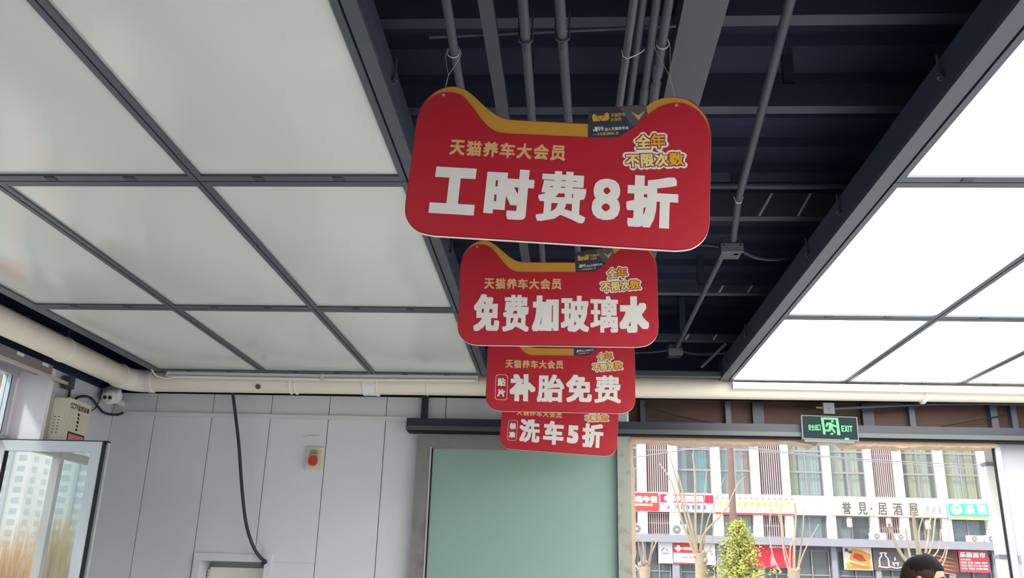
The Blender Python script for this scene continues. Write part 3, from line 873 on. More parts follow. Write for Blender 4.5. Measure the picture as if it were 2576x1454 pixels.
A = [bm.verts.new((.624, YW - .06, z)) for z in zz]; Bv = [bm.verts.new((.655 + rnd.uniform(-.006, .012), YW - .06, z)) for z in zz]
C_ = [bm.verts.new((.624, YW + .12, z)) for z in zz]; D_ = [bm.verts.new((v.co.x, YW + .12, v.co.z)) for v in Bv]
for i in range(n):
    bm.faces.new((A[i], Bv[i], Bv[i + 1], A[i + 1])); bm.faces.new((Bv[i], D_[i], D_[i + 1], Bv[i + 1])); bm.faces.new((D_[i], C_[i], C_[i + 1], D_[i + 1]))
obj('foam_edge', bm, M_foam, dc, world=True)

tk = thing('door_track', 'long dark sliding door track across the top of the doorway', 'track', (-1.4, YW, 2.88))
TX0, TX1 = -1.425, XR
obj('track_cover', B(TX0, TX1, YW - .17, YW - .005, 2.925, 2.995), M_track, tk, world=True)
obj('track_lip', B(TX0, TX1, YW - .185, YW - .005, 2.885, 2.924), M_tracklip, tk, world=True)
obj('track_slot', B(TX0 + .01, TX1, YW - .15, YW - .03, 2.872, 2.884), M_gap, tk, world=True)
# ragged foam along the doorway head
bm = newbm(); rnd = random.Random(5); n = 90; xs = [.625 + (3.86 - .625) * i / n for i in range(n + 1)]
lo = []
v_ = 0
for i in range(n + 1):
    v_ = v_ * .7 + rnd.uniform(-.008, .008)
    lo.append(2.829 + v_ + (.018 if 1.9 < xs[i] < 2.25 else 0) + (.035 if 2.3 < xs[i] < 2.55 else 0))
F0 = [bm.verts.new((x, YW - .07, 2.872)) for x in xs]; F1 = [bm.verts.new((x, YW - .075, z)) for x, z in zip(xs, lo)]
G1 = [bm.verts.new((x, YW + .15, z)) for x, z in zip(xs, lo)]; G0 = [bm.verts.new((x, YW + .15, 2.872)) for x in xs]
for i in range(n):
    bm.faces.new((F0[i], F1[i], F1[i + 1], F0[i + 1])); bm.faces.new((F1[i], G1[i], G1[i + 1], F1[i + 1])); bm.faces.new((G1[i], G0[i], G0[i + 1], G1[i + 1])); bm.faces.new((G0[i], F0[i], F0[i + 1], G0[i + 1]))
tag(obj('foam_strip', bm, M_foam), 'ragged tan foam strip along the head of the open doorway', 'sealing strip')
# plywood infill and studs above the track
sx = [.70] + [atY(p, 1040, YW).x for p in (1616, 1830, 1905, 2180, 2290, 2495, 2545)]
pb = thing('plywood_infill', 'brown plywood infill boards between dark studs above the door track', 'infill boards', (.66, YW, 3.0))
edges = [.62, sx[1], sx[2], sx[3], sx[4], sx[5], sx[6], XR]
for i in range(len(edges) - 1):
    obj('board', B(edges[i] + .002, edges[i + 1] - .002, YW + .02 + .003 * (i % 2), YW + .045, 2.995, 3.24), M_ply, pb, world=True)
for i, (x, wd) in enumerate(((sx[1], .045), (sx[2], .05), (sx[3], .1), (sx[4], .1), (sx[5], .05), (sx[6], .06), (sx[7], .05))):
    obj('stud', B(x - wd / 2, x + wd / 2, YW - .04, YW + .018, 2.996, 3.22), M_track if wd > .06 else mat('stud_blue_grey', '#3c4552', .5), pb, world=True)
tag(obj('steel_header', B(.61, XR, YW - .03, YW + .04, 3.242, 3.34), M_track), 'dark steel header beam behind the drain pipe above the plywood', 'beam')
tag(obj('corner_post', B(.50, .6, YW - .02, YW + .04, 2.997, 3.3), M_wallside), 'short pale grooved post above the steel column', 'post')
cable('slack_wire', 'thin dark wire drooping across the plywood left of the exit sign', [atY(1620, 1020, YW - .06), atY(1700, 1045, YW - .06), atY(1800, 1065, YW - .06), atY(1890, 1077, YW - .06)], .005, M_black, 'wire')
cable('slack_wire', 'thin dark wire drooping across the plywood right of the exit sign', [atY(2200, 1090, YW - .06), atY(2330, 1078, YW - .06), atY(2430, 1062, YW - .06), atY(2530, 1044, YW - .06)], .005, M_black, 'wire')

# exit sign
ES = atY(2087, 1077, YW - .21)
ex = thing('exit_sign', 'dark green emergency exit sign with a lit running figure', 'exit sign', tuple(ES), rot=(0, math.radians(1.2), 0))
W2, H2_ = .247, .108
def e_(name, a, m): return obj(name, B(*a), m, ex)
e_('housing', (-W2, W2, .0, .03, -H2_, H2_), mat('exit_housing', '#5d6268', .4, metal=.4))
e_('face_panel', (-W2 + .012, W2 - .01, -.003, 0, -H2_ + .012, H2_ - .008), M_exitg)
e_('rim', (-W2, W2, -.006, 0, -H2_, -H2_ + .012), mat('exit_rim', '#52565d', .55))
e_('rim', (-W2, W2, -.006, 0, H2_ - .008, H2_), mat('exit_rim', '#52565d', .55))
e_('rim', (-W2, -W2 + .012, -.006, 0, -H2_ + .012, H2_ - .008), mat('exit_rim', '#52565d', .55))
e_('rim', (W2 - .01, W2, -.006, 0, -H2_ + .012, H2_ - .008), mat('exit_rim', '#52565d', .55))
e_('base_tray', (-W2 + .02, W2 - .04, -.004, .03, -H2_ - .02, -H2_), mat('exit_tray', '#5a5e5f', .45))
# pictogram, outline measured on the sign face
def q(zx, zy):
    return ((zx - 1240) * (2 * W2) / 1620, -(zy - (900 + (zx - 1240) * .03)) * (2 * H2_) / 665)
def poly_(name, pts, m=M_exitlit, y=-.0045): return flat(name, [q(*p) for p in pts], m, ex, y, .001)
poly_('door_pictogram', [(1000, 605), (1495, 620), (1535, 1095), (1440, 1090), (1440, 870), (1425, 670), (1080, 665), (1115, 1040), (1095, 1080), (1045, 1075)])
poly_('figure_pictogram', [(1170, 745), (1290, 755), (1340, 790), (1440, 840), (1440, 880), (1370, 870), (1320, 850), (1330, 905), (1400, 1000), (1395, 1035), (1360, 1035), (1270, 920), (1265, 975), (1240, 995), (1110, 985), (1105, 945), (1215, 935), (1215, 800), (1190, 820), (1165, 875), (1125, 855), (1130, 810)])
hc = q(1325, 715); poly_('figure_pictogram', [(1325 + 38 * math.cos(a_), 715 + 36 * math.sin(a_)) for a_ in [i * math.pi / 6 for i in range(12)]])
poly_('shadow_pictogram', [(1235, 1070), (1290, 1025), (1345, 1050), (1300, 1088)])
x0_, z0_ = q(625, 965); x1_, z1_ = q(978, 810)
lettering('exit_lettering', line_boxes('安全出口', x0_, x1_, z0_, z1_, .06), M_exitlit, ex, -.0045, .0012)
x0_, z0_ = q(1572, 995); x1_, z1_ = q(1890, 835)
lettering('exit_lettering', [('E', x0_, x0_ + .024, z0_, z1_), ('X', x0_ + .027, x0_ + .055, z0_, z1_), ('I', x0_ + .058, x0_ + .066, z0_, z1_), ('T', x0_ + .069, x1_, z0_, z1_)], M_exitlit, ex, -.0045, .0022)
for k, (a_, b_) in enumerate(((1655, 1190), (1690, 1195), (1735, 1195))):
    cx_, cz_ = q(a_ + 15, b_); e_('indicator', (cx_ - .005, cx_ + .005, -.005, -.003, cz_ - .006, cz_ + .008), M_exitdot)
jb = atY(2084, 1028, YW - .2)
t = thing('junction_box', 'small square junction box just above the exit sign', 'junction box', tuple(jb))
bm = newbm(); bevelled(bm, jb.x - .05, jb.x + .05, jb.y - .02, jb.y + .03, jb.z - .052, jb.z + .052, .005); obj('box_body', bm, mat('box_grey', '#42474f', .55), t, world=True)
obj('screw', T([(jb.x, jb.y - .023, jb.z), (jb.x, jb.y - .02, jb.z)], .008, 8), M_steel2, t, world=True)
obj('gland', T([(jb.x - .05, jb.y, jb.z + .005), (jb.x - .11, jb.y, jb.z + .008)], [.012, .009], 8), mat('brass', '#5f543d', .4, metal=.6), t, world=True)
cable('surface_conduit', 'dark conduit running along the header into the small box above the exit sign', [(5.1, YW - .12, 3.2), (3.6, YW - .12, 3.215), (jb.x + .05, jb.y + .02, jb.z + .0)], .013, M_track, 'conduit')

# ================================================================== LEFT CORNER FITTINGS
c = atY(277, 993, 7.8)
dm = thing('security_camera', 'white turret security camera with two dark lenses in the corner', 'camera', tuple(c))
obj('mount_arm', T([c + Vector((0, .04, -.02)), c + Vector((-.02, .296, -.03))], .03, 10), mat('camera_white', '#d9dad6', .35), dm, world=True)
Mx = Matrix.Translation(c + Vector((0, .02, .012))) @ Matrix.Rotation(math.radians(50), 4, 'X') @ Matrix.Rotation(math.radians(6), 4, 'Y')
bm = newbm(); lathe(bm, [(.09, -.05), (.092, -.02), (.09, .02), (.082, .035), (.07, .04)], 28, Mx); obj('base_ring', bm, mat('camera_white', '#d9dad6', .35), dm, smooth=True, world=True)
sc_ = c + Vector((.012, -.035, -.03))
bm = newbm(); bmesh.ops.create_uvsphere(bm, u_segments=24, v_segments=16, radius=.07, matrix=Matrix.Translation(sc_)); obj('eyeball', bm, mat('camera_white', '#d9dad6', .35), dm, smooth=True, world=True)
look = Vector((.28, -.93, -.22)).normalized(); sd = look.cross(Vector((0, 0, 1))).normalized()
bm = newbm(); p = sc_ + look * .054; tube(bm, [p, p + look * .012], .042, 24); obj('face_plate', bm, mat('camera_face', '#c9cac6', .3), dm, smooth=True, world=True)
for k in (-1, 1):
    bm = newbm(); p = sc_ + look * .064 + sd * .021 * k; tube(bm, [p, p + look * .006], .017, 18); obj('lens', bm, M_black, dm, world=True)
# control cabinet
CY0, CY1, CZ0, CZ1 = 7.06, 7.42, 2.25, 2.965
cb = thing('control_cabinet', 'cream metal control cabinet on the left wall with a red label', 'cabinet', (XL, CY0, CZ0))
obj('back_board', B(XL, XL + .014, 7.045, 7.46, 2.2, 3.01), mat('cabinet_board', '#b9bcae', .5), cb, world=True)
bm = newbm(); bevelled(bm, XL + .014, XL + .145, CY0, CY1, CZ0, CZ1, .005); obj('body', bm, M_cab, cb, world=True)
bm = newbm(); bevelled(bm, XL + .145, XL + .158, CY0 - .003, CY1 + .003, CZ0 - .003, CZ1 + .003, .004); dor = obj('cabinet_door', bm, M_cab, cb, world=True)
for k in range(6):
    for xx in (.05, .085):
        obj('vent_slot', B(XL + xx, XL + xx + .016, CY0 - .0012, CY0 + .001, 2.80 - k * .026, 2.806 - k * .026), M_txt, cb, world=True)
def side_map(p):  # sign-face coordinates onto the cabinet door (x -> along +y)
    return (XL + .1592, p[0], p[2])
def side_text(name, s, y0, y1, z0, z1, m, fat=.001):
    o = lettering(name, line_boxes(s, y0, y1, z0, z1), m, None, 0, fat, mapf=side_map)
    o.parent = cb; o.location = -Vector(cb.location); return o
side_text('cabinet_lettering', 'CCTV监控设备', CY0 + .03, CY1 - .02, 2.885, 2.93, M_txt)
for k, ch in enumerate('配电箱设备'):
    side_text('cabinet_lettering', ch, CY0 + .165, CY0 + .2, 2.84 - k * .032, 2.862 - k * .032, M_txt)
obj('label_backing', B(XL + .158, XL + .1595, CY0 + .06, CY0 + .33, 2.60, 2.692), M_black, cb, world=True)
obj('label_plate', B(XL + .1595, XL + .1605, CY0 + .075, CY0 + .315, 2.614, 2.678), mat('label_red', '#c07676', .4), cb, world=True)
cable('black_cable', 'black cable looping from above the cabinet towards the white channel', [(XL + .05, 7.3, 2.97), (XL + .06, 7.36, 3.03), (XL + .06, 7.55, 3.06), (XL + .06, 7.8, 2.98), (XL + .08, 8.0, 2.99), (XL + .12, 8.06, 3.02)], .012, M_black)
cable('black_cable', 'black cable dropping straight from the lintel onto the cabinet', [(XL + .03, 7.22, 3.16), (XL + .035, 7.24, 3.08), (XL + .03, 7.26, 2.98)], .012, M_black)
cable('thin_cable', 'thin dark wire dangling below the security camera', [(XL + .05, 7.75, 3.22), (XL + .04, 7.74, 3.08), (XL + .04, 7.68, 2.98), (XL + .04, 7.55, 2.95), (XL + .04, 7.46, 2.97)], .005, M_black)
# lintel box rail over the window
ln = thing('window_lintel_rail', 'grey brown box rail with pale tabs above the left window', 'rail', (XL, 6.0, 3.1))
obj('rail', B(XL - .06, XL + .08, YW0, 6.86, 3.11, 3.19), mat('lintel_brown', '#7d7476', .6), ln, world=True)
obj('lower_lip', B(XL + .06, XL + .085, YW0, 7.14, 3.085, 3.109), mat('lintel_lip', '#b3a9a6', .5), ln, world=True)
for yy in (5.9, 6.35, 6.7):
    obj('tab', B(XL + .0801, XL + .086, yy, yy + .09, 3.16, 3.185), mat('tab_white', '#d8d5cf', .6), ln, world=True)
obj('end_bracket', B(XL + .03, XL + .1, 7.12, 7.19, 3.06, 3.17), M_steel2, ln, world=True)

# right side of the doorway: white post outside and aluminium frame
wp = thing('white_post', 'white square post with grey clamps at the right of the doorway', 'post', (3.9, YW + .3, 0))
PXA, PXB = atY(2475, 1134, YW + .3).x, atY(2496, 1134, YW + .3).x
obj('shaft', B(PXA, PXB, YW + .30, YW + .38, -.125, 3.3), mat('post_white', '#f2f0ea', .5), wp, world=True)
for z in (1.9, 2.72):
    obj('clamp', B(PXA - .006, PXB + .006, YW + .29, YW + .39, z, z + .035), M_slate, wp, world=True)
af = thing('aluminium_jamb', 'grey aluminium jamb with a black seal right of the doorway', 'jamb', (4.0, YW, 0))
obj('jamb_profile', B(3.874, 3.92, YW - .03, YW + .02, 0, 2.86), M_alu, af, world=True)
obj('seal', B(3.864, 3.873, YW - .01, YW + .02, 0, 2.86), M_gap, af, world=True)
obj('lock_keep', B(3.945, 3.965, YW - .012, YW - .001, 1.86, 1.92), M_slate, af, world=True)

# ================================================================== PERSON
HX, HY, HZ = 1.655, 4.3, 1.763         # top of head
pn = thing('person', 'person with short black hair in a dark jacket passing the doorway, seen from the side', 'person', (HX, HY, 0))
hips = Vector((HX - .02, HY, .93))
V_ = {'pel': (hips, .135), 'waist': (hips + Vector((0, 0, .17)), .13), 'chest': (hips + Vector((-.01, 0, .37)), .15), 'neckb': (Vector((HX - .03, HY, 1.475)), .075), 'neck': (Vector((HX - .015, HY, 1.56)), .056),
      'shl': (Vector((HX - .02, HY + .17, 1.42)), .07), 'ell': (Vector((HX - .05, HY + .23, 1.14)), .048), 'wrl': (Vector((HX + .02, HY + .22, .9)), .034),
      'shr': (Vector((HX - .02, HY - .17, 1.42)), .07), 'elr': (Vector((HX - .05, HY - .23, 1.14)), .048), 'wrr': (Vector((HX + .02, HY - .22, .9)), .034),
      'hl': (hips + Vector((0, .09, -.06)), .095), 'kl': (Vector((HX + .04, HY + .1, .5)), .062), 'al': (Vector((HX + .0, HY + .1, .09)), .045), 'tl': (Vector((HX + .16, HY + .11, .04)), .035),
      'hr': (hips + Vector((0, -.09, -.06)), .095), 'kr': (Vector((HX - .02, HY - .1, .5)), .062), 'ar': (Vector((HX - .1, HY - .1, .09)), .045), 'tr': (Vector((HX + .06, HY - .11, .04)), .035)}
keys = list(V_)
E_ = [('pel', 'waist'), ('waist', 'chest'), ('chest', 'neckb'), ('neckb', 'neck'), ('chest', 'shl'), ('shl', 'ell'), ('ell', 'wrl'), ('chest', 'shr'), ('shr', 'elr'), ('elr', 'wrr'), ('pel', 'hl'), ('hl', 'kl'), ('kl', 'al'), ('al', 'tl'), ('pel', 'hr'), ('hr', 'kr'), ('kr', 'ar'), ('ar', 'tr')]
me = bpy.data.meshes.new('body')
me.from_pydata([tuple(V_[k][0] - Vector((HX, HY, 0))) for k in keys], [(keys.index(a), keys.index(b)) for a, b in E_], [])
body = link('body', me, pn)
sk = body.modifiers.new('skin', 'SKIN')
for i, k in enumerate(keys):
    me.skin_vertices[0].data[i].radius = (V_[k][1], V_[k][1] * .85)
me.skin_vertices[0].data[0].use_root = True
body.modifiers.new('sub', 'SUBSURF').levels = 2
dg = bpy.context.evaluated_depsgraph_get()
bme = bpy.data.meshes.new_from_object(body.evaluated_get(dg))
body.modifiers.clear(); body.data = bme
bme.materials.clear(); bme.materials.append(M_cloth); bme.materials.append(M_trous); bme.materials.append(M_skin)
for p in bme.polygons:
    p.use_smooth = True
    z = p.center.z
    p.material_index = 2 if z > 1.5 else (1 if z < .86 and abs(p.center.y) < .19 else 0)
# hands
for sgn in (-1, 1):
    bm = newbm()
    wpt = Vector((.02, .22 * sgn, .9))
    tube(bm, [wpt + Vector((0, 0, .03)), wpt + Vector((.01, 0, -.03)), wpt + Vector((.015, 0, -.09))], [.026, .036, .034], 10)
    for i in range(4):
        o_ = Vector((.015 + (i - 1.5) * .019, 0, -.08)); L_ = (.065, .078, .072, .055)[i]
        tube(bm, [wpt + o_, wpt + o_ + Vector((.004, -.006 * sgn, -L_ * .55)), wpt + o_ + Vector((.004, -.02 * sgn, -L_))], [.0095, .009, .0075], 8)
    tube(bm, [wpt + Vector((.035, -.005 * sgn, -.03)), wpt + Vector((.056, -.012 * sgn, -.06)), wpt + Vector((.056, -.02 * sgn, -.09))], [.012, .011, .009], 8)
    obj('hand', bm, M_skin, pn, smooth=True)
# head: profile to the right, a little towards the viewer
hd = link('head', None, pn); hd.location = (0, 0, HZ - .118); hd.rotation_euler = (0, math.radians(8), math.radians(-24)); hd.scale = (.96, .96, .97)
hd.empty_display_size = .05
def head_r(th, ph):
    """radius of the skull in direction (azimuth th from the face, elevation ph)"""
    x, y_, z = math.cos(ph) * math.cos(th), math.cos(ph) * math.sin(th), math.sin(ph)
    r = 1 / math.sqrt((x / .098) ** 2 + (y_ / .078) ** 2 + (z / .118) ** 2)
    if z < 0:
        r *= 1 - .12 * (-z) * (1 - max(0, x))
    if x > .6 and -.35 < z < .05: r *= 1 + .12 * math.exp(-(y_ / .16) ** 2 - ((z + .2) / .13) ** 2)
    if x > .6 and -.85 < z < -.5: r *= 1 + .05 * math.exp(-(y_ / .3) ** 2)
    return r, x, y_, z
bm = newbm(); NU, NV = 48, 32
rows = []
for j in range(NV + 1):
    ph = -math.pi / 2 + math.pi * j / NV
    row = []
    for i in range(NU):
        r, x, y_, z = head_r(2 * math.pi * i / NU, ph); row.append(bm.verts.new((r * x, r * y_, r * z)))
    rows.append(row)
for j in range(NV):
    for i in range(NU):
        bm.faces.new((rows[j][i], rows[j][(i + 1) % NU], rows[j + 1][(i + 1) % NU], rows[j + 1][i]))
bmesh.ops.remove_doubles(bm, verts=bm.verts[:], dist=1e-5)
obj('face', bm, M_skin, hd, smooth=True)
bm = newbm(); rows = []
NJ = 22
for j in range(NJ + 1):
    row = []
    for i in range(NU):
        th = 2 * math.pi * i / NU
        d_ = abs((th + math.pi) % (2 * math.pi) - math.pi)
        low = .62 - .95 * min(1, max(0, (d_ - .75) / .45)) - .25 * min(1, max(0, (d_ - 1.9) / .6))
        ph = low + (math.pi / 2 - low) * j / NJ
        r, x, y_, z = head_r(th, ph)
        k = 1.055 + (.035 * math.cos(th) * max(0, z) + .02 * max(0, z)) - (.05 if j == 0 else 0)
        if z < .35: k -= .02
        row.append(bm.verts.new((r * x * k, r * y_ * k, r * z * k)))
    rows.append(row)
for j in range(NJ):
    for i in range(NU):
        bm.faces.new((rows[j][i], rows[j][(i + 1) % NU], rows[j + 1][(i + 1) % NU], rows[j + 1][i]))
bmesh.ops.remove_doubles(bm, verts=bm.verts[:], dist=1e-5)
hr = obj('hair', bm, M_hair, hd, smooth=True)
hr.data.materials.append(mat('clipped_hair_over_scalp', '#33281f', .8, noise=.3, nscale=80, spec=.15))
for p in hr.data.polygons:
    if p.center.z < .05 + .01 * math.sin(p.center.x * 60): p.material_index = 1
for s_ in (-1, 1):
    bm = newbm(); bmesh.ops.create_uvsphere(bm, u_segments=14, v_segments=10, radius=1, matrix=Matrix.Translation((-.012, .079 * s_, -.012)) @ Matrix.Rotation(.3 * s_, 4, 'Z') @ Matrix.Diagonal((.02, .009, .034, 1)))
    obj('ear', bm, M_skin, hd, smooth=True)
    bm = newbm(); bmesh.ops.create_uvsphere(bm, u_segments=12, v_segments=8, radius=.011, matrix=Matrix.Translation((.083, .03 * s_, .004)))
    obj('eye', bm, mat('eye_dark', '#2a2220', .2), hd, smooth=True)
    bm = newbm(); tube(bm, smoothpath([(.09, .014 * s_, .026), (.09, .03 * s_, .031), (.08, .046 * s_, .027)], 3), .004, 6); obj('eyebrow', bm, M_hair, hd)
bm = newbm(); tube(bm, smoothpath([(.083, -.022, -.062), (.094, 0, -.06), (.083, .022, -.062)], 3), .005, 8); obj('mouth', bm, mat('lip', '#9d5f50', .5), hd, smooth=True)

# ================================================================== OUTSIDE
struct(obj('ground', B(-420, 420, -420, 420, -.3, -.125), M_asphalt))
FY = 45.0
def fx_(px, py=1200): return atY(px, py, FY).x
def fz_(px, py): return atY(px, py, FY).z
bd = thing('shop_building', 'white stone fronted shop building across the street', 'building', (12, FY, 0))
Z_L0, Z_L1, Z_S0, Z_S1, Z_T = 3.56, 3.92, 5.02, 5.95, 10.2
pat = [3.84, 4.26, 5.40, 5.85, 7.54, 7.97, 9.51, 9.90, 11.04, 11.37, 13.07, 13.42, 15.13, 15.46, 16.53, 16.91, 18.55, 18.94, 20.67, 21.05]
pill = [(pat[i], pat[i + 1]) for i in range(0, len(pat), 2)]
pill = [(-1.85, -1.45), (-.3, .12), (1.75, 2.15)] + pill + [(22.2, 22.6), (24.2, 24.6), (26.2, 26.6), (27.4, 27.8)]
kinds = ['g', 'w', 'w', 'g', 'w', 'w', 'g', 'w', 'w', 'g', 'w', 'w', 'g', 'w', 'w', 'g']
BX0, BX1 = pill[0][0], pill[-1][1]
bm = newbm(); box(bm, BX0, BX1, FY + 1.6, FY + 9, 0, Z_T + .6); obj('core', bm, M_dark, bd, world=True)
obj('roof_parapet', B(BX0, BX1, FY - .1, FY + 1.7, Z_T, Z_T + .8), M_plaster, bd, world=True)
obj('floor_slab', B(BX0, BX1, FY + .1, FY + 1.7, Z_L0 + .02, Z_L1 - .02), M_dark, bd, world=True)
obj('sign_band', B(BX0, BX1, FY + .02, FY + .5, Z_S0 + .02, Z_S1 - .02), M_plaster, bd, world=True)
obj('ledge', B(BX0, BX1, FY - .55, FY + .1, Z_L0, Z_L1), M_slate, bd, world=True)
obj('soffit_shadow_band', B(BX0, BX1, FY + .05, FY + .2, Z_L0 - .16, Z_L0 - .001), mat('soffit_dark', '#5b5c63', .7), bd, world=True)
blk = {}
def block(x0, x1, z0, z1):
    key = (round(x1 - x0, 2), round(z1 - z0, 2))
    if key not in blk:
        b_ = newbm(); bevelled(b_, 0, x1 - x0, -.16, .4, 0, z1 - z0, .012, 1)
        me_ = bpy.data.meshes.new('stone_block'); b_.to_mesh(me_); b_.free(); me_.materials.append(M_plaster); blk[key] = me_
    o = link('stone_block', blk[key], bd); o.location = Vector((x0, FY, z0)) - Vector(bd.location)
for a, b in pill:
    obj('pillar_core', B(a + .02, b - .02, FY - .1, FY + .45, Z_L1, Z_T), M_joint, bd, world=True)
    z = Z_S1
    while z < Z_T - .1:
        z2 = min(z + .66, Z_T); block(a, b, z + .006, z2 - .006); z = z2
    block(a - .03, b + .03, Z_L1 + .004, Z_L1 + .62); block(a - .03, b + .03, Z_L1 + .632, Z_S0)
    obj('ground_pillar', B(a + .05, b - .05, FY + .0, FY + .4, 0, Z_L0), M_slate, bd, world=True)
for k in range(int((BX1 - BX0) / 1.9)):
    x = BX0 + k * 1.9
    bm = newbm(); bevelled(bm, x + .008, min(x + 1.892, BX1), FY - .18, FY + .02, Z_S0 + .004, Z_S1 - .004, .01, 1); obj('band_panel', bm, M_plaster, bd, world=True)
curt = [mat('curtain_' + n, c, .9, noise=.06, nscale=6) for n, c in (('teal', '#6fb1c0'), ('grey', '#c4cdcf'), ('red', '#d0786c'), ('cream', '#dcd8bd'), ('yellow', '#d8cc7e'), ('blue', '#aab8c9'))]
def curtain(x0, x1, z0, z1, y_, m, par):
    n = max(4, int((x1 - x0) / .07)); bm = newbm()
    a_ = [bm.verts.new((x0 + (x1 - x0) * i / n, y_ + (.03 if i % 2 else -.03), z0)) for i in range(n + 1)]
    b_ = [bm.verts.new((x0 + (x1 - x0) * i / n, y_ + (.03 if i % 2 else -.03), z1)) for i in range(n + 1)]
    for i in range(n): bm.faces.new((a_[i], a_[i + 1], b_[i + 1], b_[i]))
    obj('curtain', bm, m, par, world=True)
def facade_window(x0, x1, rows, cfg):
    z0, z1 = rows[0], rows[-1]; xm = (x0 + x1) / 2
    bm = newbm()
    box(bm, x0, x0 + .05, FY + .12, FY + .2, z0, z1); box(bm, x1 - .05, x1, FY + .12, FY + .2, z0, z1); box(bm, xm - .03, xm + .03, FY + .12, FY + .2, z0, z1)
    for z in rows:
        box(bm, x0 + .05, xm - .03, FY + .12, FY + .2, z - (.0 if z == z0 else .04), z + (.06 if z != z1 else 0)); box(bm, xm + .03, x1 - .05, FY + .12, FY + .2, z - (.0 if z == z0 else .04), z + (.06 if z != z1 else 0))
    wn = obj('window', bm, M_mull, bd, world=True)
    for i in range(len(rows) - 1):
        for a, b in ((x0 + .05, xm - .03), (xm + .03, x1 - .05)):
            obj('pane', B(a, b, FY + .155, FY + .165, rows[i] + .06, rows[i + 1] - .04), P_shop, wn, world=True)
    for (u0, u1, m) in cfg:
        curtain(x0 + (x1 - x0) * u0, x0 + (x1 - x0) * u1, z0 + .05, z1 - .05, FY + .42, m, wn)
def grille(x0, x1, z0, z1):
    bm = newbm()
    n = int((x1 - x0) / .105)
    for i in range(n + 1):
        x = x0 + .03 + (x1 - x0 - .06) * i / n
        box(bm, x - .026, x + .026, FY + .02, FY + .07, z0, z1)
    for z in (z0 + .02, (z0 + z1) / 2, z1 - .06):
        box(bm, x0, x1, FY + .071, FY + .1, z, z + .05)
    obj('window_grille', bm, M_grille, bd, world=True)
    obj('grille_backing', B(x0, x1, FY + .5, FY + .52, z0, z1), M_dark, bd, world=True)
t_, g_, r_, c_, y_, b_ = curt
cfgs = [[(.1, .5, g_)], [(.4, .9, c_)], [(.55, .9, t_), (.06, .3, b_)], [(.05, .8, g_), (.8, .95, r_)], [(.05, .3, y_), (.35, .95, g_)], [(.05, .45, c_), (.5, .9, c_)], [(.25, .5, y_), (.5, .9, c_)], [(.05, .3, y_), (.3, .7, c_), (.7, .95, y_)], [(.1, .6, g_)], [(.3, .9, c_)], [(.1, .9, b_)], [(.2, .7, g_)]]
ci = 0
for i in range(len(pill) - 1):
    x0, x1 = pill[i][1], pill[i + 1][0]
    if kinds[i] == 'g':
        grille(x0, x1, Z_L1 + .02, Z_S0 - .02); grille(x0, x1, Z_S1, Z_T)
    else:
        facade_window(x0, x1, [Z_S1, 7.13, 8.18, Z_T], cfgs[ci % len(cfgs)])
        facade_window(x0, x1, [Z_L1, Z_S0 - .01], [[(.05, .4, c_), (.55, .95, c_)], [(.1, .9, b_)], [(.1, .5, g_)]][ci % 3])
        ci += 1
    # ground floor shop front
    xm = (x0 + x1) / 2
    bm = newbm()
    for x in (x0 + .03, xm, x1 - .03): box(bm, x - .03, x + .03, FY + .2, FY + .26, 0, Z_L0 - .16)
    for z in (.02, 2.2, Z_L0 - .22): box(bm, x0, x1, FY + .261, FY + .3, z, z + .06)
    sf = obj('shop_front', bm, M_slate, bd, world=True)
    for a, b in ((x0, xm), (xm, x1)):
        obj('pane', B(a + .04, b - .04, FY + .31, FY + .32, .08, Z_L0 - .22), P_shop, sf, world=True)
tag(obj('building_return', B(BX1 + .05, BX1 + 14, FY + .2, FY + 12, 0, Z_T + .4), M_plaster), 'plain white end block continuing the shop building', 'building')

# ---- shop signs
def shopsign(label, px0, px1, pyt, pyb, m, dy=-.3, x_override=None):
    xm = (px0 + px1) / 2
    x0, x1 = atY(px0, (pyt + pyb) / 2, FY + dy).x, atY(px1, (pyt + pyb) / 2, FY + dy).x
    if x_override: x0, x1 = x_override
    z1, z0 = atY(xm, pyt, FY + dy).z, atY(xm, pyb, FY + dy).z
    t = thing('shop_sign', label, 'shop sign', ((x0 + x1) / 2, FY + dy, (z0 + z1) / 2), 'shop signs on the facade')
    w_, h_ = (x1 - x0) / 2, (z1 - z0) / 2
    bm = newbm(); bevelled(bm, -w_, w_, 0, .1, -h_, h_, .02, 1); obj('panel', bm, m, t)
    return t, w_, h_
M_sred = mat('shop_red', '#dd3b3e', .45); M_swht = mat('shop_white', '#f2f0ec', .5); M_crim = mat('shop_crimson', '#d3203c', .45)
M_sgold = mat('shop_gold_text', '#dcb35c', .5); M_sgrey = mat('shop_grey_text', '#8e8f96', .5); M_teal = mat('shop_teal', '#3fb3bd', .4); M_lime = mat('shop_lime', '#b6d93a', .4); M_orng = mat('shop_orange', '#f08b30', .5)
t, w_, h_ = shopsign('red restaurant sign cut off by the steel column', 1560, 1657, 1239, 1284, M_sred)
lettering('lettering', line_boxes('麻辣牛锅', -.55 * w_, .93 * w_, -.1 * h_, .62 * h_, .06), M_swht, t, -.006, .03)
flat('stripe', rrect(-.45 * w_, .7 * w_, -.5 * h_, -.2 * h_, .04, 2), M_orng, t, -.004, .003)
lettering('lettering', line_boxes('鲜切牛肉火锅', -.42 * w_, .66 * w_, -.46 * h_, -.24 * h_), M_swht, t, -.006, .008)
t, w_, h_ = shopsign('red over white lottery sign with a white clover emblem', 1659, 1797, 1243, 1288, M_swht)
flat('red_field', [(-.97 * w_, .02 * h_), (.97 * w_, .02 * h_), (.97 * w_, .95 * h_), (-.97 * w_, .95 * h_)], M_crim, t, -.004, .003)
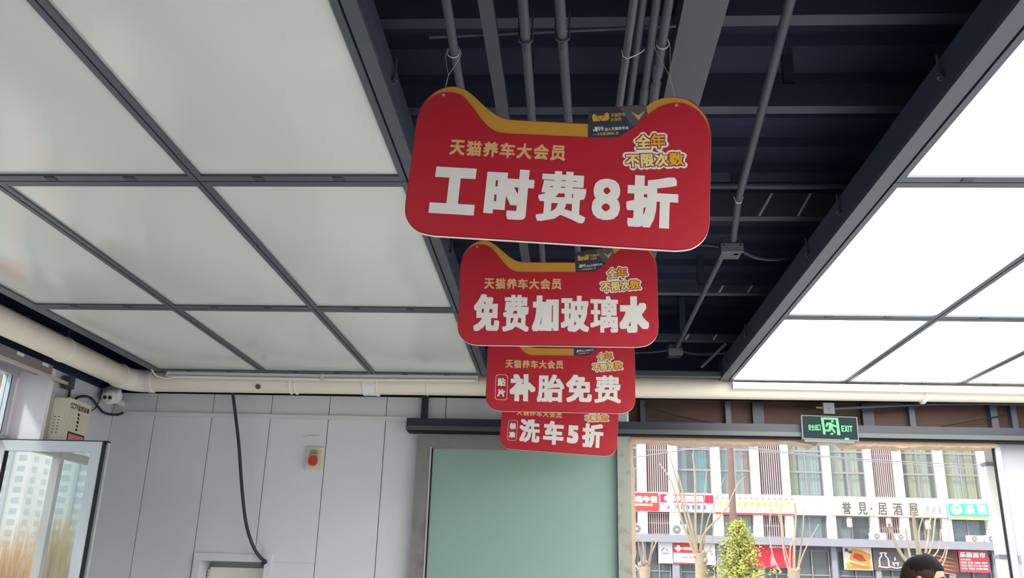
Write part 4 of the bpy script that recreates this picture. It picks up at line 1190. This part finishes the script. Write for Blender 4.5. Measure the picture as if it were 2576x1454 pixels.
def clover(par, cx, cz, r, m, y_):
    for k in range(4):
        a_ = k * math.pi / 2
        flat('emblem', [(cx + r * .55 * math.cos(a_) + r * .52 * math.cos(q_ * math.pi / 6), cz + r * .5 * math.sin(a_) + r * .45 * math.sin(q_ * math.pi / 6)) for q_ in range(12)], m, par, y_ - k * .0008, .0006)
clover(t, -.6 * w_, .48 * h_, .3, M_swht, -.006)
lettering('lettering', line_boxes('中国福利彩票', -.4 * w_, .6 * w_, .12 * h_, .85 * h_, .05), M_swht, t, -.0075, .035)
lettering('lettering', line_boxes('中国体育彩票', -.45 * w_, .72 * w_, -.72 * h_, -.18 * h_, .3), mat('shop_navy_text', '#5b6a8c', .5), t, -.006, .012)
flat('emblem', [(-.78 * w_, -.25 * h_), (-.7 * w_, -.5 * h_), (-.62 * w_, -.15 * h_), (-.66 * w_, -.8 * h_), (-.72 * w_, -.62 * h_)], mat('shop_navy_text', '#5b6a8c', .5), t, -.006, .002)
t, w_, h_ = shopsign('white housekeeping service sign with gold letters and a red underline', 1799, 1998, 1248, 1295, M_swht)
flat('underline', [(-w_, -h_), (w_, -h_), (w_, -.8 * h_), (-w_, -.8 * h_)], M_sred, t, -.004, .003)
lettering('lettering', line_boxes('北京时轩家政服务有限公司', -.92 * w_, .93 * w_, -.18 * h_, .42 * h_, .22), M_sgold, t, -.006, .012)
lettering('lettering', line_boxes('Bei Jing Shi Xuan Home Service Co.,LTD', -.85 * w_, .93 * w_, -.6 * h_, -.34 * h_, .2), M_sgrey, t, -.006, .004)
for k in range(14):
    xx = -.95 * w_ + k * 1.9 * w_ / 13; obj('sign_lamp', B(xx - .07, xx + .07, -.1, 0, .72 * h_, .8 * h_), M_sgrey, t)
t, w_, h_ = shopsign('long white tavern sign with dark brush characters', 2087, 2382, 1262, 1299, M_swht, dy=-.35)
bx = []
for ch, px_ in (('誉', 2130), ('見', 2170), ('·', 2192), ('居', 2220), ('酒', 2258), ('屋', 2298)):
    cx_ = atY(px_, 1280, FY - .35).x - t.location.x
    if ch == '·': bx.append((ch, cx_ - .05, cx_ + .05, -.05, .05))
    else: bx.append((ch, cx_ - .22, cx_ + .22, -.3, .3))
lettering('lettering', bx, mat('brush_dark', '#5a5148', .6), t, -.006, .012)
lettering('lettering', line_boxes('居酒屋', .62 * w_, .93 * w_, -.18, .16, .4), M_sgrey, t, -.006, .006)
t, w_, h_ = shopsign('teal supermarket sign with a lime stripe and round white emblem', 2384, 2560, 1266, 1308, M_teal, dy=-.35)
flat('lime_stripe', [(-.98 * w_, -.95 * h_), (.98 * w_, -.95 * h_), (.98 * w_, -.62 * h_), (-.98 * w_, -.62 * h_)], M_lime, t, -.004, .003)
rm = ring_strip(rrect(-w_, w_, -h_, h_, .03, 1), .05)
bm = newbm(); A = [bm.verts.new((x, -.005, z)) for x, z in rm[0]]; C = [bm.verts.new((x, -.005, z)) for x, z in rm[1]]
for i in range(len(A)):
    j = (i + 1) % len(A); bm.faces.new((A[i], A[j], C[j], C[i]))
obj('rim', bm, M_swht, t)
cx_ = atY(2407, 1287, FY - .35).x - t.location.x
obj('emblem_disc', T([(cx_, -.03, .08), (cx_, .0, .08)], .26, 24), M_swht, t)
flat('emblem_mark', [(cx_ + .15 * math.cos(a_ * .5) * (1 - a_ * .05), .08 + .15 * math.sin(a_ * .5)) for a_ in range(10)] + [(cx_ + .08 * math.cos((9 - a_) * .5), .08 + .08 * math.sin((9 - a_) * .5)) for a_ in range(10)], M_teal, t, -.034, .003)
bx = []
for ch, px_ in (('乐', 2440), ('聚', 2471), ('超', 2502), ('市', 2533)):
    cx_ = atY(px_, 1288, FY - .35).x - t.location.x; bx.append((ch, cx_ - .22, cx_ + .22, -.14, .3))
lettering('lettering', bx, M_swht, t, -.006, .03)

# ---- posters on the ground floor
def poster(label, px0, px1, pyt, pyb, m, dy=-.06):
    cx_, cy_ = (px0 + px1) / 2, (pyt + pyb) / 2
    x0, x1 = atY(px0, cy_, FY + dy).x, atY(px1, cy_, FY + dy).x
    z1, z0 = atY(cx_, pyt, FY + dy).z, atY(cx_, pyb, FY + dy).z
    t = thing('shop_poster', label, 'poster', ((x0 + x1) / 2, FY + dy, (z0 + z1) / 2), 'posters on the shop fronts')
    w_, h_ = (x1 - x0) / 2, (z1 - z0) / 2
    obj('sheet', B(-w_, w_, 0, .03, -h_, h_), m, t)
    return t, w_, h_
M_pw = mat('poster_white', '#dedfe3', .5)
t, w_, h_ = poster('plain pale poster with a small coloured arc emblem', 1656, 1692, 1365, 1417, M_pw)
for k, (c0, a0, a1) in enumerate((('#d9534f', .6, 1.0), ('#7d8fc4', .0, .45), ('#e2c35a', .3, .75))):
    mm = mat('emblem_tint_%d' % k, c0, .5); rr = .2 - .05 * k
    P0 = [(rr * math.cos(math.pi * (a0 + (a1 - a0) * i / 6)), .12 * h_ + rr * math.sin(math.pi * (a0 + (a1 - a0) * i / 6))) for i in range(7)]
    flat('emblem', P0 + [(x * .75, .12 * h_ + (z - .12 * h_) * .75) for x, z in P0[::-1]], mm, t, -.004, .003)
lettering('lettering', line_boxes('中国体彩', -.55 * w_, .55 * w_, -.14 * h_, .04 * h_), mat('emblem_blue', '#9aa3c0', .5), t, -.005, .004)
t, w_, h_ = poster('red and white lottery poster behind the pollarded tree', 1694, 1757, 1366, 1419, M_pw)
flat('red_field', [(-w_, .05 * h_), (w_, .05 * h_), (w_, h_), (-w_, h_)], M_sred, t, -.004, .003)
flat('red_base', [(-w_, -h_), (w_, -h_), (w_, -.86 * h_), (-w_, -.86 * h_)], M_sred, t, -.004, .003)
clover(t, -.6 * w_, .48 * h_, .16, M_swht, -.006)
lettering('lettering', line_boxes('中国福利彩票', -.3 * w_, .9 * w_, .32 * h_, .62 * h_), M_swht, t, -.006, .008)
lettering('lettering', line_boxes('中国体育彩票', -.4 * w_, .85 * w_, -.5 * h_, -.25 * h_), M_sgrey, t, -.006, .004)
t, w_, h_ = poster('pale poster with a red arrow mark right of the pollarded trunk', 1762, 1800, 1368, 1421, M_pw)
flat('arrow_mark', [(.2 * w_, .4 * h_), (.5 * w_, .25 * h_), (.3 * w_, .1 * h_), (.35 * w_, .25 * h_)], M_crim, t, -.004, .003)
t, w_, h_ = poster('crimson poster half hidden by the evergreen tree', 1862, 1996, 1370, 1428, M_crim)
lettering('lettering', line_boxes('家政服务有限公司', .1 * w_, .85 * w_, .72 * h_, .9 * h_), M_pw, t, -.005, .004)
flat('picture', [(.12 * w_, -.8 * h_), (.3 * w_, -.8 * h_), (.26 * w_, -.1 * h_), (.2 * w_, .55 * h_), (.14 * w_, -.1 * h_)], mat('pale_rose', '#d88a98', .5), t, -.004, .003)
t, w_, h_ = poster('food poster with a golden snack on a pale ground', 2122, 2194, 1377, 1434, mat('poster_greyish', '#cfc6bf', .5))
flat('snack_picture', [(-.35 * w_, .9 * h_), (.35 * w_, .75 * h_), (.95 * w_, .35 * h_), (.8 * w_, -.1 * h_), (.95 * w_, -.9 * h_), (-.9 * w_, -.95 * h_), (-.6 * w_, -.2 * h_)], mat('snack_orange', '#d98a35', .6, noise=.3, nscale=5), t, -.004, .002)
flat('snack_filling', [(-.2 * w_, .5 * h_), (.3 * w_, .35 * h_), (.6 * w_, -.2 * h_), (.1 * w_, -.25 * h_), (-.35 * w_, .1 * h_)], mat('snack_red', '#a3442c', .6, noise=.4, nscale=9), t, -.006, .0015)
for k in range(3):
    flat('snack_row', [(-.6 * w_ + .1 * k * w_, -.15 * h_ - .22 * k * h_), (.55 * w_ + .1 * k * w_, -.5 * h_ - .22 * k * h_ * .8), (.5 * w_ + .1 * k * w_, -.62 * h_ - .2 * k * h_ * .8), (-.62 * w_ + .1 * k * w_, -.27 * h_ - .22 * k * h_)], mat('snack_cream', '#e8d9a8', .6) if k == 0 else mat('snack_brown', '#b8663a', .6), t, -.0075 - .001 * k, .0008)
flat('leaf_picture', [(.5 * w_, .1 * h_), (.95 * w_, .2 * h_), (.8 * w_, -.15 * h_)], mat('poster_green', '#8fae4b', .6), t, -.0075, .001)
flat('leaf_picture', [(-.95 * w_, -.5 * h_), (-.55 * w_, -.25 * h_), (-.75 * w_, -.8 * h_)], mat('poster_green', '#8fae4b', .6), t, -.0075, .001)
lettering('lettering', [('美', -.88 * w_, -.6 * w_, .55 * h_, .9 * h_), ('味', -.6 * w_, -.36 * w_, .4 * h_, .75 * h_)], M_txt, t, -.005, .006)
t, w_, h_ = poster('dark grey poster with a white drawing of a bottle and cup', 2197, 2272, 1379, 1435, mat('poster_charcoal', '#5a5453', .6))
def strokes(name, lines, r, m, par, y_):
    bm = newbm()
    for ln_ in lines: tube(bm, smoothpath([(x * w_, y_, z * h_) for x, z in ln_], 4), r, 6)
    obj(name, bm, m, par)
strokes('bottle_drawing', [[(-.55, .55), (-.1, .55), (-.2, .35), (-.02, .0), (.0, -.6)], [(-.55, .55), (-.42, .35), (-.6, .0), (-.6, -.6)], [(-.7, -.66), (-.2, -.75), (.15, -.66)]], .035, M_pw, t, -.02)
strokes('cup_drawing', [[(.25, -.3), (.4, -.35), (.68, -.3)], [(.3, -.35), (.35, -.6)], [(.62, -.35), (.58, -.6)], [(.2, -.7), (.5, -.78), (.85, -.68)], [(.4, -.1), (.46, .05), (.42, .2)]], .03, M_pw, t, -.02)
t, w_, h_ = poster('dark poster with orange wave shapes behind the bare tree', 2316, 2410, 1382, 1440, mat('poster_umber', '#5d4038', .6))
for k in range(5):
    z = .6 - k * .34
    flat('wave_picture', [(-.9 * w_, z * h_), (-.2 * w_, (z - .05) * h_), (.4 * w_, (z - .25) * h_), (.95 * w_, (z - .45) * h_), (.3 * w_, (z - .36) * h_), (-.4 * w_, (z - .18) * h_)], mat('wave_orange', '#d1673c', .6) if k % 2 else mat('wave_tan', '#a2705a', .6), t, -.004 - .001 * k, .0008)
t, w_, h_ = poster('red supermarket poster with white characters at the right', 2413, 2487, 1385, 1440, mat('poster_red', '#cc4453', .5))
lettering('lettering', line_boxes('乐聚超市', -.92 * w_, .85 * w_, .35 * h_, .85 * h_, .05), M_pw, t, -.005, .018)
for k, s_ in enumerate(('经营范围', '日用 百货 烟酒 饮料', '粮油 调料 小食品 蔬菜', '水果 雪糕 文具用品')):
    lettering('lettering', line_boxes(s_, -.9 * w_, (-.2 if k == 0 else .9) * w_, (.08 - k * .27) * h_, (.23 - k * .27) * h_), M_pw, t, -.005, .005)

# ---- air conditioners
def aircon(label, px0, px1, pyt, pyb, dy=-.58):
    cx_, cy_ = (px0 + px1) / 2, (pyt + pyb) / 2
    x0, x1 = atY(px0, cy_, FY + dy).x, atY(px1, cy_, FY + dy).x
    z1 = atY(cx_, pyt, FY + dy).z; z0 = Z_L1
    t = thing('air_conditioner', label, 'air conditioner', ((x0 + x1) / 2, FY + dy, z0), 'outdoor units on the ledge')
    w_ = (x1 - x0) / 2; h_ = z1 - z0
    bm = newbm(); bevelled(bm, -w_, w_, .07, .36, .0, h_, .02, 1); obj('casing', bm, mat('aircon_white', '#eceae4', .5), t)
    c0 = Vector((-.22 * w_, .055, h_ * .5))
    bm = newbm()
    for rr in (.9, .75, .6, .45):
        tube(bm, [c0 + Vector((rr * .42 * h_ * math.cos(i * math.pi / 12), 0, rr * .42 * h_ * math.sin(i * math.pi / 12))) for i in range(25)], .012, 5)
    obj('fan_guard', bm, mat('aircon_grey', '#918e8a', .5), t)
    obj('fan_disc', T([c0 + Vector((0, .005, 0)), c0 + Vector((0, .014, 0))], .42 * h_, 24), mat('aircon_fan', '#73706d', .6), t)
    obj('hub', T([c0 + Vector((0, -.02, 0)), c0 + Vector((0, .004, 0))], .12 * h_, 16), mat('aircon_white', '#eceae4', .5), t)
aircon('air conditioner unit on the ledge cut off by the steel column', 1586, 1628, 1317, 1347)
aircon('air conditioner unit on the ledge behind the pollarded tree', 1687, 1728, 1319, 1350)
aircon('air conditioner unit on the ledge under the middle red lantern', 2192, 2232, 1340, 1367)
aircon('air conditioner unit on the ledge right of the middle red lantern', 2252, 2293, 1342, 1369)
aircon('air conditioner unit on the ledge under the teal supermarket sign', 2438, 2477, 1347, 1374)
aircon('air conditioner unit on the ledge at the far right by the white post', 2481, 2519, 1347, 1375)

# ---- lanterns
for lab, px_, py_ in (('left one of three red and white paper lanterns under the tavern sign', 2137, 1315), ('middle one of three red and white paper lanterns under the tavern sign', 2236, 1315), ('right one of three red and white paper lanterns under the tavern sign', 2334, 1321)):
    c = atY(px_, py_, FY - .3)
    t = thing('paper_lantern', lab, 'lantern', tuple(c), 'paper lanterns')
    bm = newbm(); lathe(bm, [(.07, -.25), (.12, -.22), (.13, -.1), (.132, 0), (.13, .1), (.12, .22), (.07, .25)], 16); obj('paper_body', bm, mat('lantern_pale', '#e2b6b0', .7, stain='#c92c33', nscale=7), t, smooth=True)
    for z in (-.235, .205):
        bm = newbm(); lathe(bm, [(.1, z), (.13, z + .005), (.13, z + .03), (.1, z + .035)], 16); obj('red_band', bm, mat('lantern_red', '#d4434a', .7), t)
    obj('cord', T([(0, 0, .25), (0, 0, .3)], .008, 6), M_black, t)

# ---- street trees, pole, wires
def pollard(label, base_px, knob_px, Yt, r, branches, seed):
    rnd = random.Random(seed)
    kb = atY(*knob_px, Yt); bs = Vector((atY(*base_px, Yt).x, Yt, -.125))
    t = thing('bare_tree', label, 'tree', tuple(bs), 'bare street trees')
    bm = newbm(); pts = [bs, bs.lerp(kb, .5) + Vector((rnd.uniform(-.03, .03), 0, 0)), kb - Vector((0, 0, .25)), kb, kb + Vector((0, 0, .12))]
    tube(bm, smoothpath(pts, 4), [r * 1.15] * 9 + [r * (1.15 + .03 * k) for k in range(1, 9)], 12)
    obj('trunk', bm, M_bark, t, smooth=True, world=True)
    bm = newbm()
    for k in range(7):
        bmesh.ops.create_icosphere(bm, subdivisions=1, radius=r * rnd.uniform(.5, .75), matrix=Matrix.Translation(kb + Vector((rnd.uniform(-r, r), rnd.uniform(-r, r) * .7, rnd.uniform(-.05, .2)))))
    obj('pollard_knob', bm, M_bark, t, smooth=True, world=True)
    for pts_px, r0_, r1_ in branches:
        n = len(pts_px); dz = rnd.uniform(-.5, .5)
        P_ = [atY(p[0], p[1], Yt + dz * i / max(1, n - 1)) for i, p in enumerate(pts_px)]
        P_[0] = kb.lerp(P_[0], .85)
        S_ = smoothpath(P_, 4)
        bm = newbm(); tube(bm, S_, [.68 * r0_ + .68 * (r1_ - r0_) * i / (len(S_) - 1) for i in range(len(S_))], 8)
        obj('branch', bm, M_bark, t, smooth=True, world=True)
pollard('pollarded bare tree with a thick knob before the lottery sign', (1762, 1454), (1762, 1405), 20, .105,
        [([(1745, 1390), (1715, 1310), (1690, 1215), (1658, 1165)], .05, .02), ([(1750, 1385), (1725, 1300), (1700, 1200), (1685, 1148)], .05, .016), ([(1752, 1385), (1738, 1320), (1715, 1230), (1702, 1178)], .055, .02),
         ([(1752, 1385), (1750, 1320), (1748, 1200), (1742, 1140)], .045, .025), ([(1760, 1385), (1765, 1320), (1773, 1240), (1778, 1180)], .03, .012), ([(1770, 1380), (1778, 1320), (1800, 1260), (1822, 1200)], .03, .01),
         ([(1765, 1385), (1770, 1345), (1810, 1300), (1835, 1270)], .045, .02), ([(1840, 1255), (1855, 1220), (1876, 1198)], .02, .01), ([(1775, 1392), (1790, 1370), (1797, 1300)], .03, .012)], 1)
pollard('small pollarded bare tree beside the steel column', (1622, 1454), (1622, 1440), 19, .09,
        [([(1618, 1430), (1610, 1395), (1605, 1355)], .035, .02), ([(1622, 1430), (1621, 1395), (1616, 1360)], .04, .025), ([(1632, 1430), (1638, 1390), (1642, 1356)], .045, .03), ([(1642, 1385), (1650, 1365), (1658, 1352)], .025, .015), ([(1606, 1432), (1600, 1424), (1596, 1418)], .03, .02)], 2)
pollard('slender bare tree with many shoots right of the evergreen', (1998, 1454), (1998, 1450), 21, .1,
        [([(1960, 1440), (1945, 1400), (1936, 1340), (1940, 1262)], .03, .015), ([(1985, 1440), (1972, 1390), (1966, 1310), (1962, 1270)], .035, .018), ([(1992, 1440), (1975, 1380), (1960, 1300), (1953, 1265)], .03, .012), ([(1998, 1440), (1998, 1380), (2002, 1300), (1998, 1265)], .05, .03), ([(2006, 1440), (2013, 1390), (2020, 1330), (2022, 1282)], .035, .018), ([(2008, 1435), (2020, 1395), (2040, 1355), (2060, 1318)], .03, .012), ([(1985, 1435), (1988, 1380), (1998, 1350)], .03, .02)], 3)
pollard('forked bare tree behind the person', (2315, 1454), (2312, 1425), 18, .1,
        [([(2290, 1430), (2262, 1385), (2240, 1330), (2236, 1315)], .05, .035), ([(2288, 1410), (2284, 1370), (2278, 1332)], .04, .035), ([(2312, 1405), (2308, 1370), (2300, 1320), (2298, 1285)], .07, .03), ([(2325, 1405), (2333, 1370), (2338, 1320), (2345, 1285)], .04, .018), ([(2330, 1405), (2345, 1370), (2352, 1310), (2356, 1292)], .03, .015), ([(2345, 1405), (2362, 1380), (2366, 1330)], .025, .012), ([(2352, 1430), (2372, 1400), (2385, 1350), (2392, 1330)], .02, .008), ([(2365, 1450), (2376, 1410), (2384, 1375)], .025, .015), ([(2320, 1400), (2312, 1340), (2322, 1300), (2330, 1275)], .025, .01)], 4)
pb_ = atY(1846, 1340, 23); pt_ = atY(1836, 1120, 23)
pole = thing('utility_pole', 'tall rough brown wooden pole rising behind the evergreen', 'pole', (pb_.x, 23, -.125))
obj('shaft', T([Vector((pb_.x + .02, 23, -.125)), pb_, pt_ + Vector((0, 0, .3))], [.1, .092, .078], 12), M_barkd, pole, smooth=True, world=True)
obj('tie_band', T([pt_ - Vector((0, 0, .02)), pt_ + Vector((0, 0, .05))], .086, 12), M_steel, pole, world=True)
cable('overhead_wire', 'overhead wire sagging left from the wooden pole', [pt_, atY(1720, 1132, 23), atY(1600, 1150, 23), atY(1300, 1190, 23)], .014, M_slate, 'wire')
cable('overhead_wire', 'overhead wire running right from the wooden pole, upper of two', [pt_, atY(2060, 1146, 24), atY(2300, 1163, 25), atY(2600, 1175, 26)], .014, M_slate, 'wire')
cable('overhead_wire', 'overhead wire running right across the tavern windows, lower of two', [pt_ - Vector((0, 0, .03)), atY(2060, 1149, 23.6), atY(2300, 1169, 24.3), atY(2600, 1186, 25)], .01, M_slate, 'wire')
# evergreen
EY = 19.0
eb = atY(1862, 1454, EY); et = atY(1857, 1322, EY)
ev = thing('evergreen_tree', 'yellow green evergreen tree in front of the wooden pole', 'tree', (eb.x, EY, -.125))
obj('trunk', T([(eb.x, EY, -.125), eb, et - Vector((0, 0, .1))], [.07, .045, .012], 8), M_barkd, ev, world=True)
rnd = random.Random(11)
Vf, Ff = [], []; Vg, Fg = [], []
bmB = newbm()
H_ = et.z + .1
for k in range(150):
    f = (k + .5) / 150
    z = .7 + (H_ - .75) * f
    R_ = (1 - f) ** .8 * .95 + .06
    az = k * 2.399 + rnd.uniform(-.3, .3)
    L_ = R_ * rnd.uniform(.65, 1.1)
    st_ = Vector((eb.x + (et.x - eb.x) * f, EY, z))
    dr_ = Vector((math.cos(az), math.sin(az), rnd.uniform(.05, .45)))
    tip = st_ + dr_ * L_
    tube(bmB, [st_, tip], [.012, .004], 5)
    for j in range(int(18 + 40 * L_)):
        u = rnd.uniform(.2, 1.05)
        c = st_.lerp(tip, u) + Vector((rnd.gauss(0, .05), rnd.gauss(0, .05), rnd.gauss(0, .04)))
        a_ = Vector((rnd.gauss(0, 1), rnd.gauss(0, 1), rnd.gauss(.3, .8))).normalized() * rnd.uniform(.05, .1)
        s_ = a_.cross(Vector((rnd.gauss(0, 1), rnd.gauss(0, 1), rnd.gauss(0, 1)))).normalized() * .018
        n_ = a_.cross(s_).normalized() * .012
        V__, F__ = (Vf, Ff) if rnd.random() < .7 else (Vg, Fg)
        b0 = len(V__)
        V__ += [tuple(c), tuple(c + a_ * .5 + s_), tuple(c + a_), tuple(c + a_ * .5 - s_), tuple(c + a_ * .5 + n_)]
        F__ += [(b0, b0 + 1, b0 + 4), (b0 + 1, b0 + 2, b0 + 4), (b0 + 2, b0 + 3, b0 + 4), (b0 + 3, b0, b0 + 4), (b0, b0 + 3, b0 + 2, b0 + 1)]
obj('twigs', bmB, M_barkd, ev, world=True)['kind'] = 'stuff'
for nm, V__, F__, m in (('needle_foliage', Vf, Ff, M_green), ('olive_needle_foliage', Vg, Fg, M_greend)):  # yellow-green and olive needles, mixed at random
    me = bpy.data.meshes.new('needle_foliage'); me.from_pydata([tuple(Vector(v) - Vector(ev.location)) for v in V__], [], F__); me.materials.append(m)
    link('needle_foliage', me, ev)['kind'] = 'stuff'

# ---- left side, seen mirrored in the open sash and through the transom
bn = thing('red_banner', 'red banner sign with yellow lettering outside the left window', 'banner', (-5.5, 7.35, 2.0))
obj('sheet', B(-5.36, -5.06, 7.34, 7.37, 2.5, 3.3), M_sred, bn, world=True)
obj('edge_post', B(-5.05, -4.98, 7.33, 7.38, -.1, 3.6), mat('banner_post', '#d9b79a', .7), bn, world=True)
for k, ch in enumerate('汽车养护维修'):
    x0, z0 = -5.2, 3.16 - k * .125
    o = lettering('lettering', [(ch, x0, x0 + .1, z0, z0 + .09)], M_goldd, None, 7.338, .004); o.parent = bn; o.location = -Vector(bn.location)
def tower(label, x, y_, wx, wy, h, seed):
    t = thing('apartment_tower', label, 'building', (x, y_, 0), 'far apartment towers')
    obj('wall', B(-wx / 2, wx / 2, -wy / 2, wy / 2, -.1, h), mat('tower_haze_pale', '#dfe2e2', .8), t)  # wall colour lightened to carry the distance haze
    obj('roof_block', B(-wx / 5, wx / 5, -wy / 5, wy / 5, h, h + 4), mat('tower_haze_pale', '#dfe2e2', .8), t)
    me_ = None
    for side in ('y', 'x'):
        W_ = wx if side == 'y' else wy
        n = int(W_ / 4.6)
        for fl in range(2, int(h / 3.1) - 1):
            for k in range(n):
                u = -W_ / 2 + (k + .5) * W_ / n
                if me_ is None:
                    b0 = newbm(); box(b0, -1.1, 1.1, -.15, .15, 0, 1.6); me_ = bpy.data.meshes.new('window'); b0.to_mesh(me_); b0.free(); me_.materials.append(mat('tower_haze_glass', '#b3c2cf', .2))  # window colour paled for the same haze
                if fl * n > 150 and side == 'x': continue
                o = link('window', me_, t)
                if side == 'y': o.location = (u, wy / 2, fl * 3.1 + .8)
                else:
                    o.location = (wx / 2, u, fl * 3.1 + .8); o.rotation_euler = (0, 0, math.pi / 2)
    for k in range(3):
        obj('balcony_strip', B(-wx / 2 + wx * (k + .5) / 3 - .5, -wx / 2 + wx * (k + .5) / 3 + .5, wy / 2, wy / 2 + .8, 3, h - 2), mat('tower_blue_grey', '#b9c3cc', .7), t)
tower('pale apartment tower far off beyond the scrub, nearer of two', -175, -250, 34, 18, 46, 1)
tower('pale apartment tower far off beyond the scrub, farther of two', -232, -262, 30, 18, 52, 2)
tower('pale apartment tower far off, rightmost in the mirrored view', -128, -245, 36, 18, 50, 3)
# dry scrub
rnd = random.Random(21)
for k in range(16):
    an = math.radians(22 + (k % 8) * 5.7 + (2.8 if k > 7 else 0)); D_ = (25 if k < 8 else 32) + rnd.uniform(-1, 1)
    cx_, cy_ = -4.6 - D_ * math.sin(an), 5 - D_ * math.cos(an)
    t = thing('dry_shrub', 'dry straw coloured shrub outside the left windows', 'shrub', (cx_, cy_, -.125), 'dry shrubs outside the left windows')
    hh = rnd.uniform(3.0, 4.6); V__, F__ = [], []
    for j in range(420):
        a_ = rnd.uniform(0, 6.283); r_0 = rnd.uniform(0, .9); lean = rnd.uniform(.1, .55)
        p0 = Vector((r_0 * math.cos(a_), r_0 * math.sin(a_), 0)); L_ = hh * rnd.uniform(.55, 1)
        p1 = p0 + Vector((lean * math.cos(a_) * .9, lean * math.sin(a_) * .9, L_))
        s_ = Vector((math.sin(a_), -math.cos(a_), 0)) * .022; q_ = Vector((math.cos(a_), math.sin(a_), 0)) * .02
        b0 = len(V__); V__ += [tuple(p0 + s_), tuple(p0 - s_), tuple(p0 + q_), tuple(p1)]
        F__ += [(b0, b0 + 1, b0 + 3), (b0 + 1, b0 + 2, b0 + 3), (b0 + 2, b0, b0 + 3)]
    me = bpy.data.meshes.new('stems'); me.from_pydata(V__, [], F__); me.materials.append(M_brush); o = link('stems', me, t); o['kind'] = 'stuff'
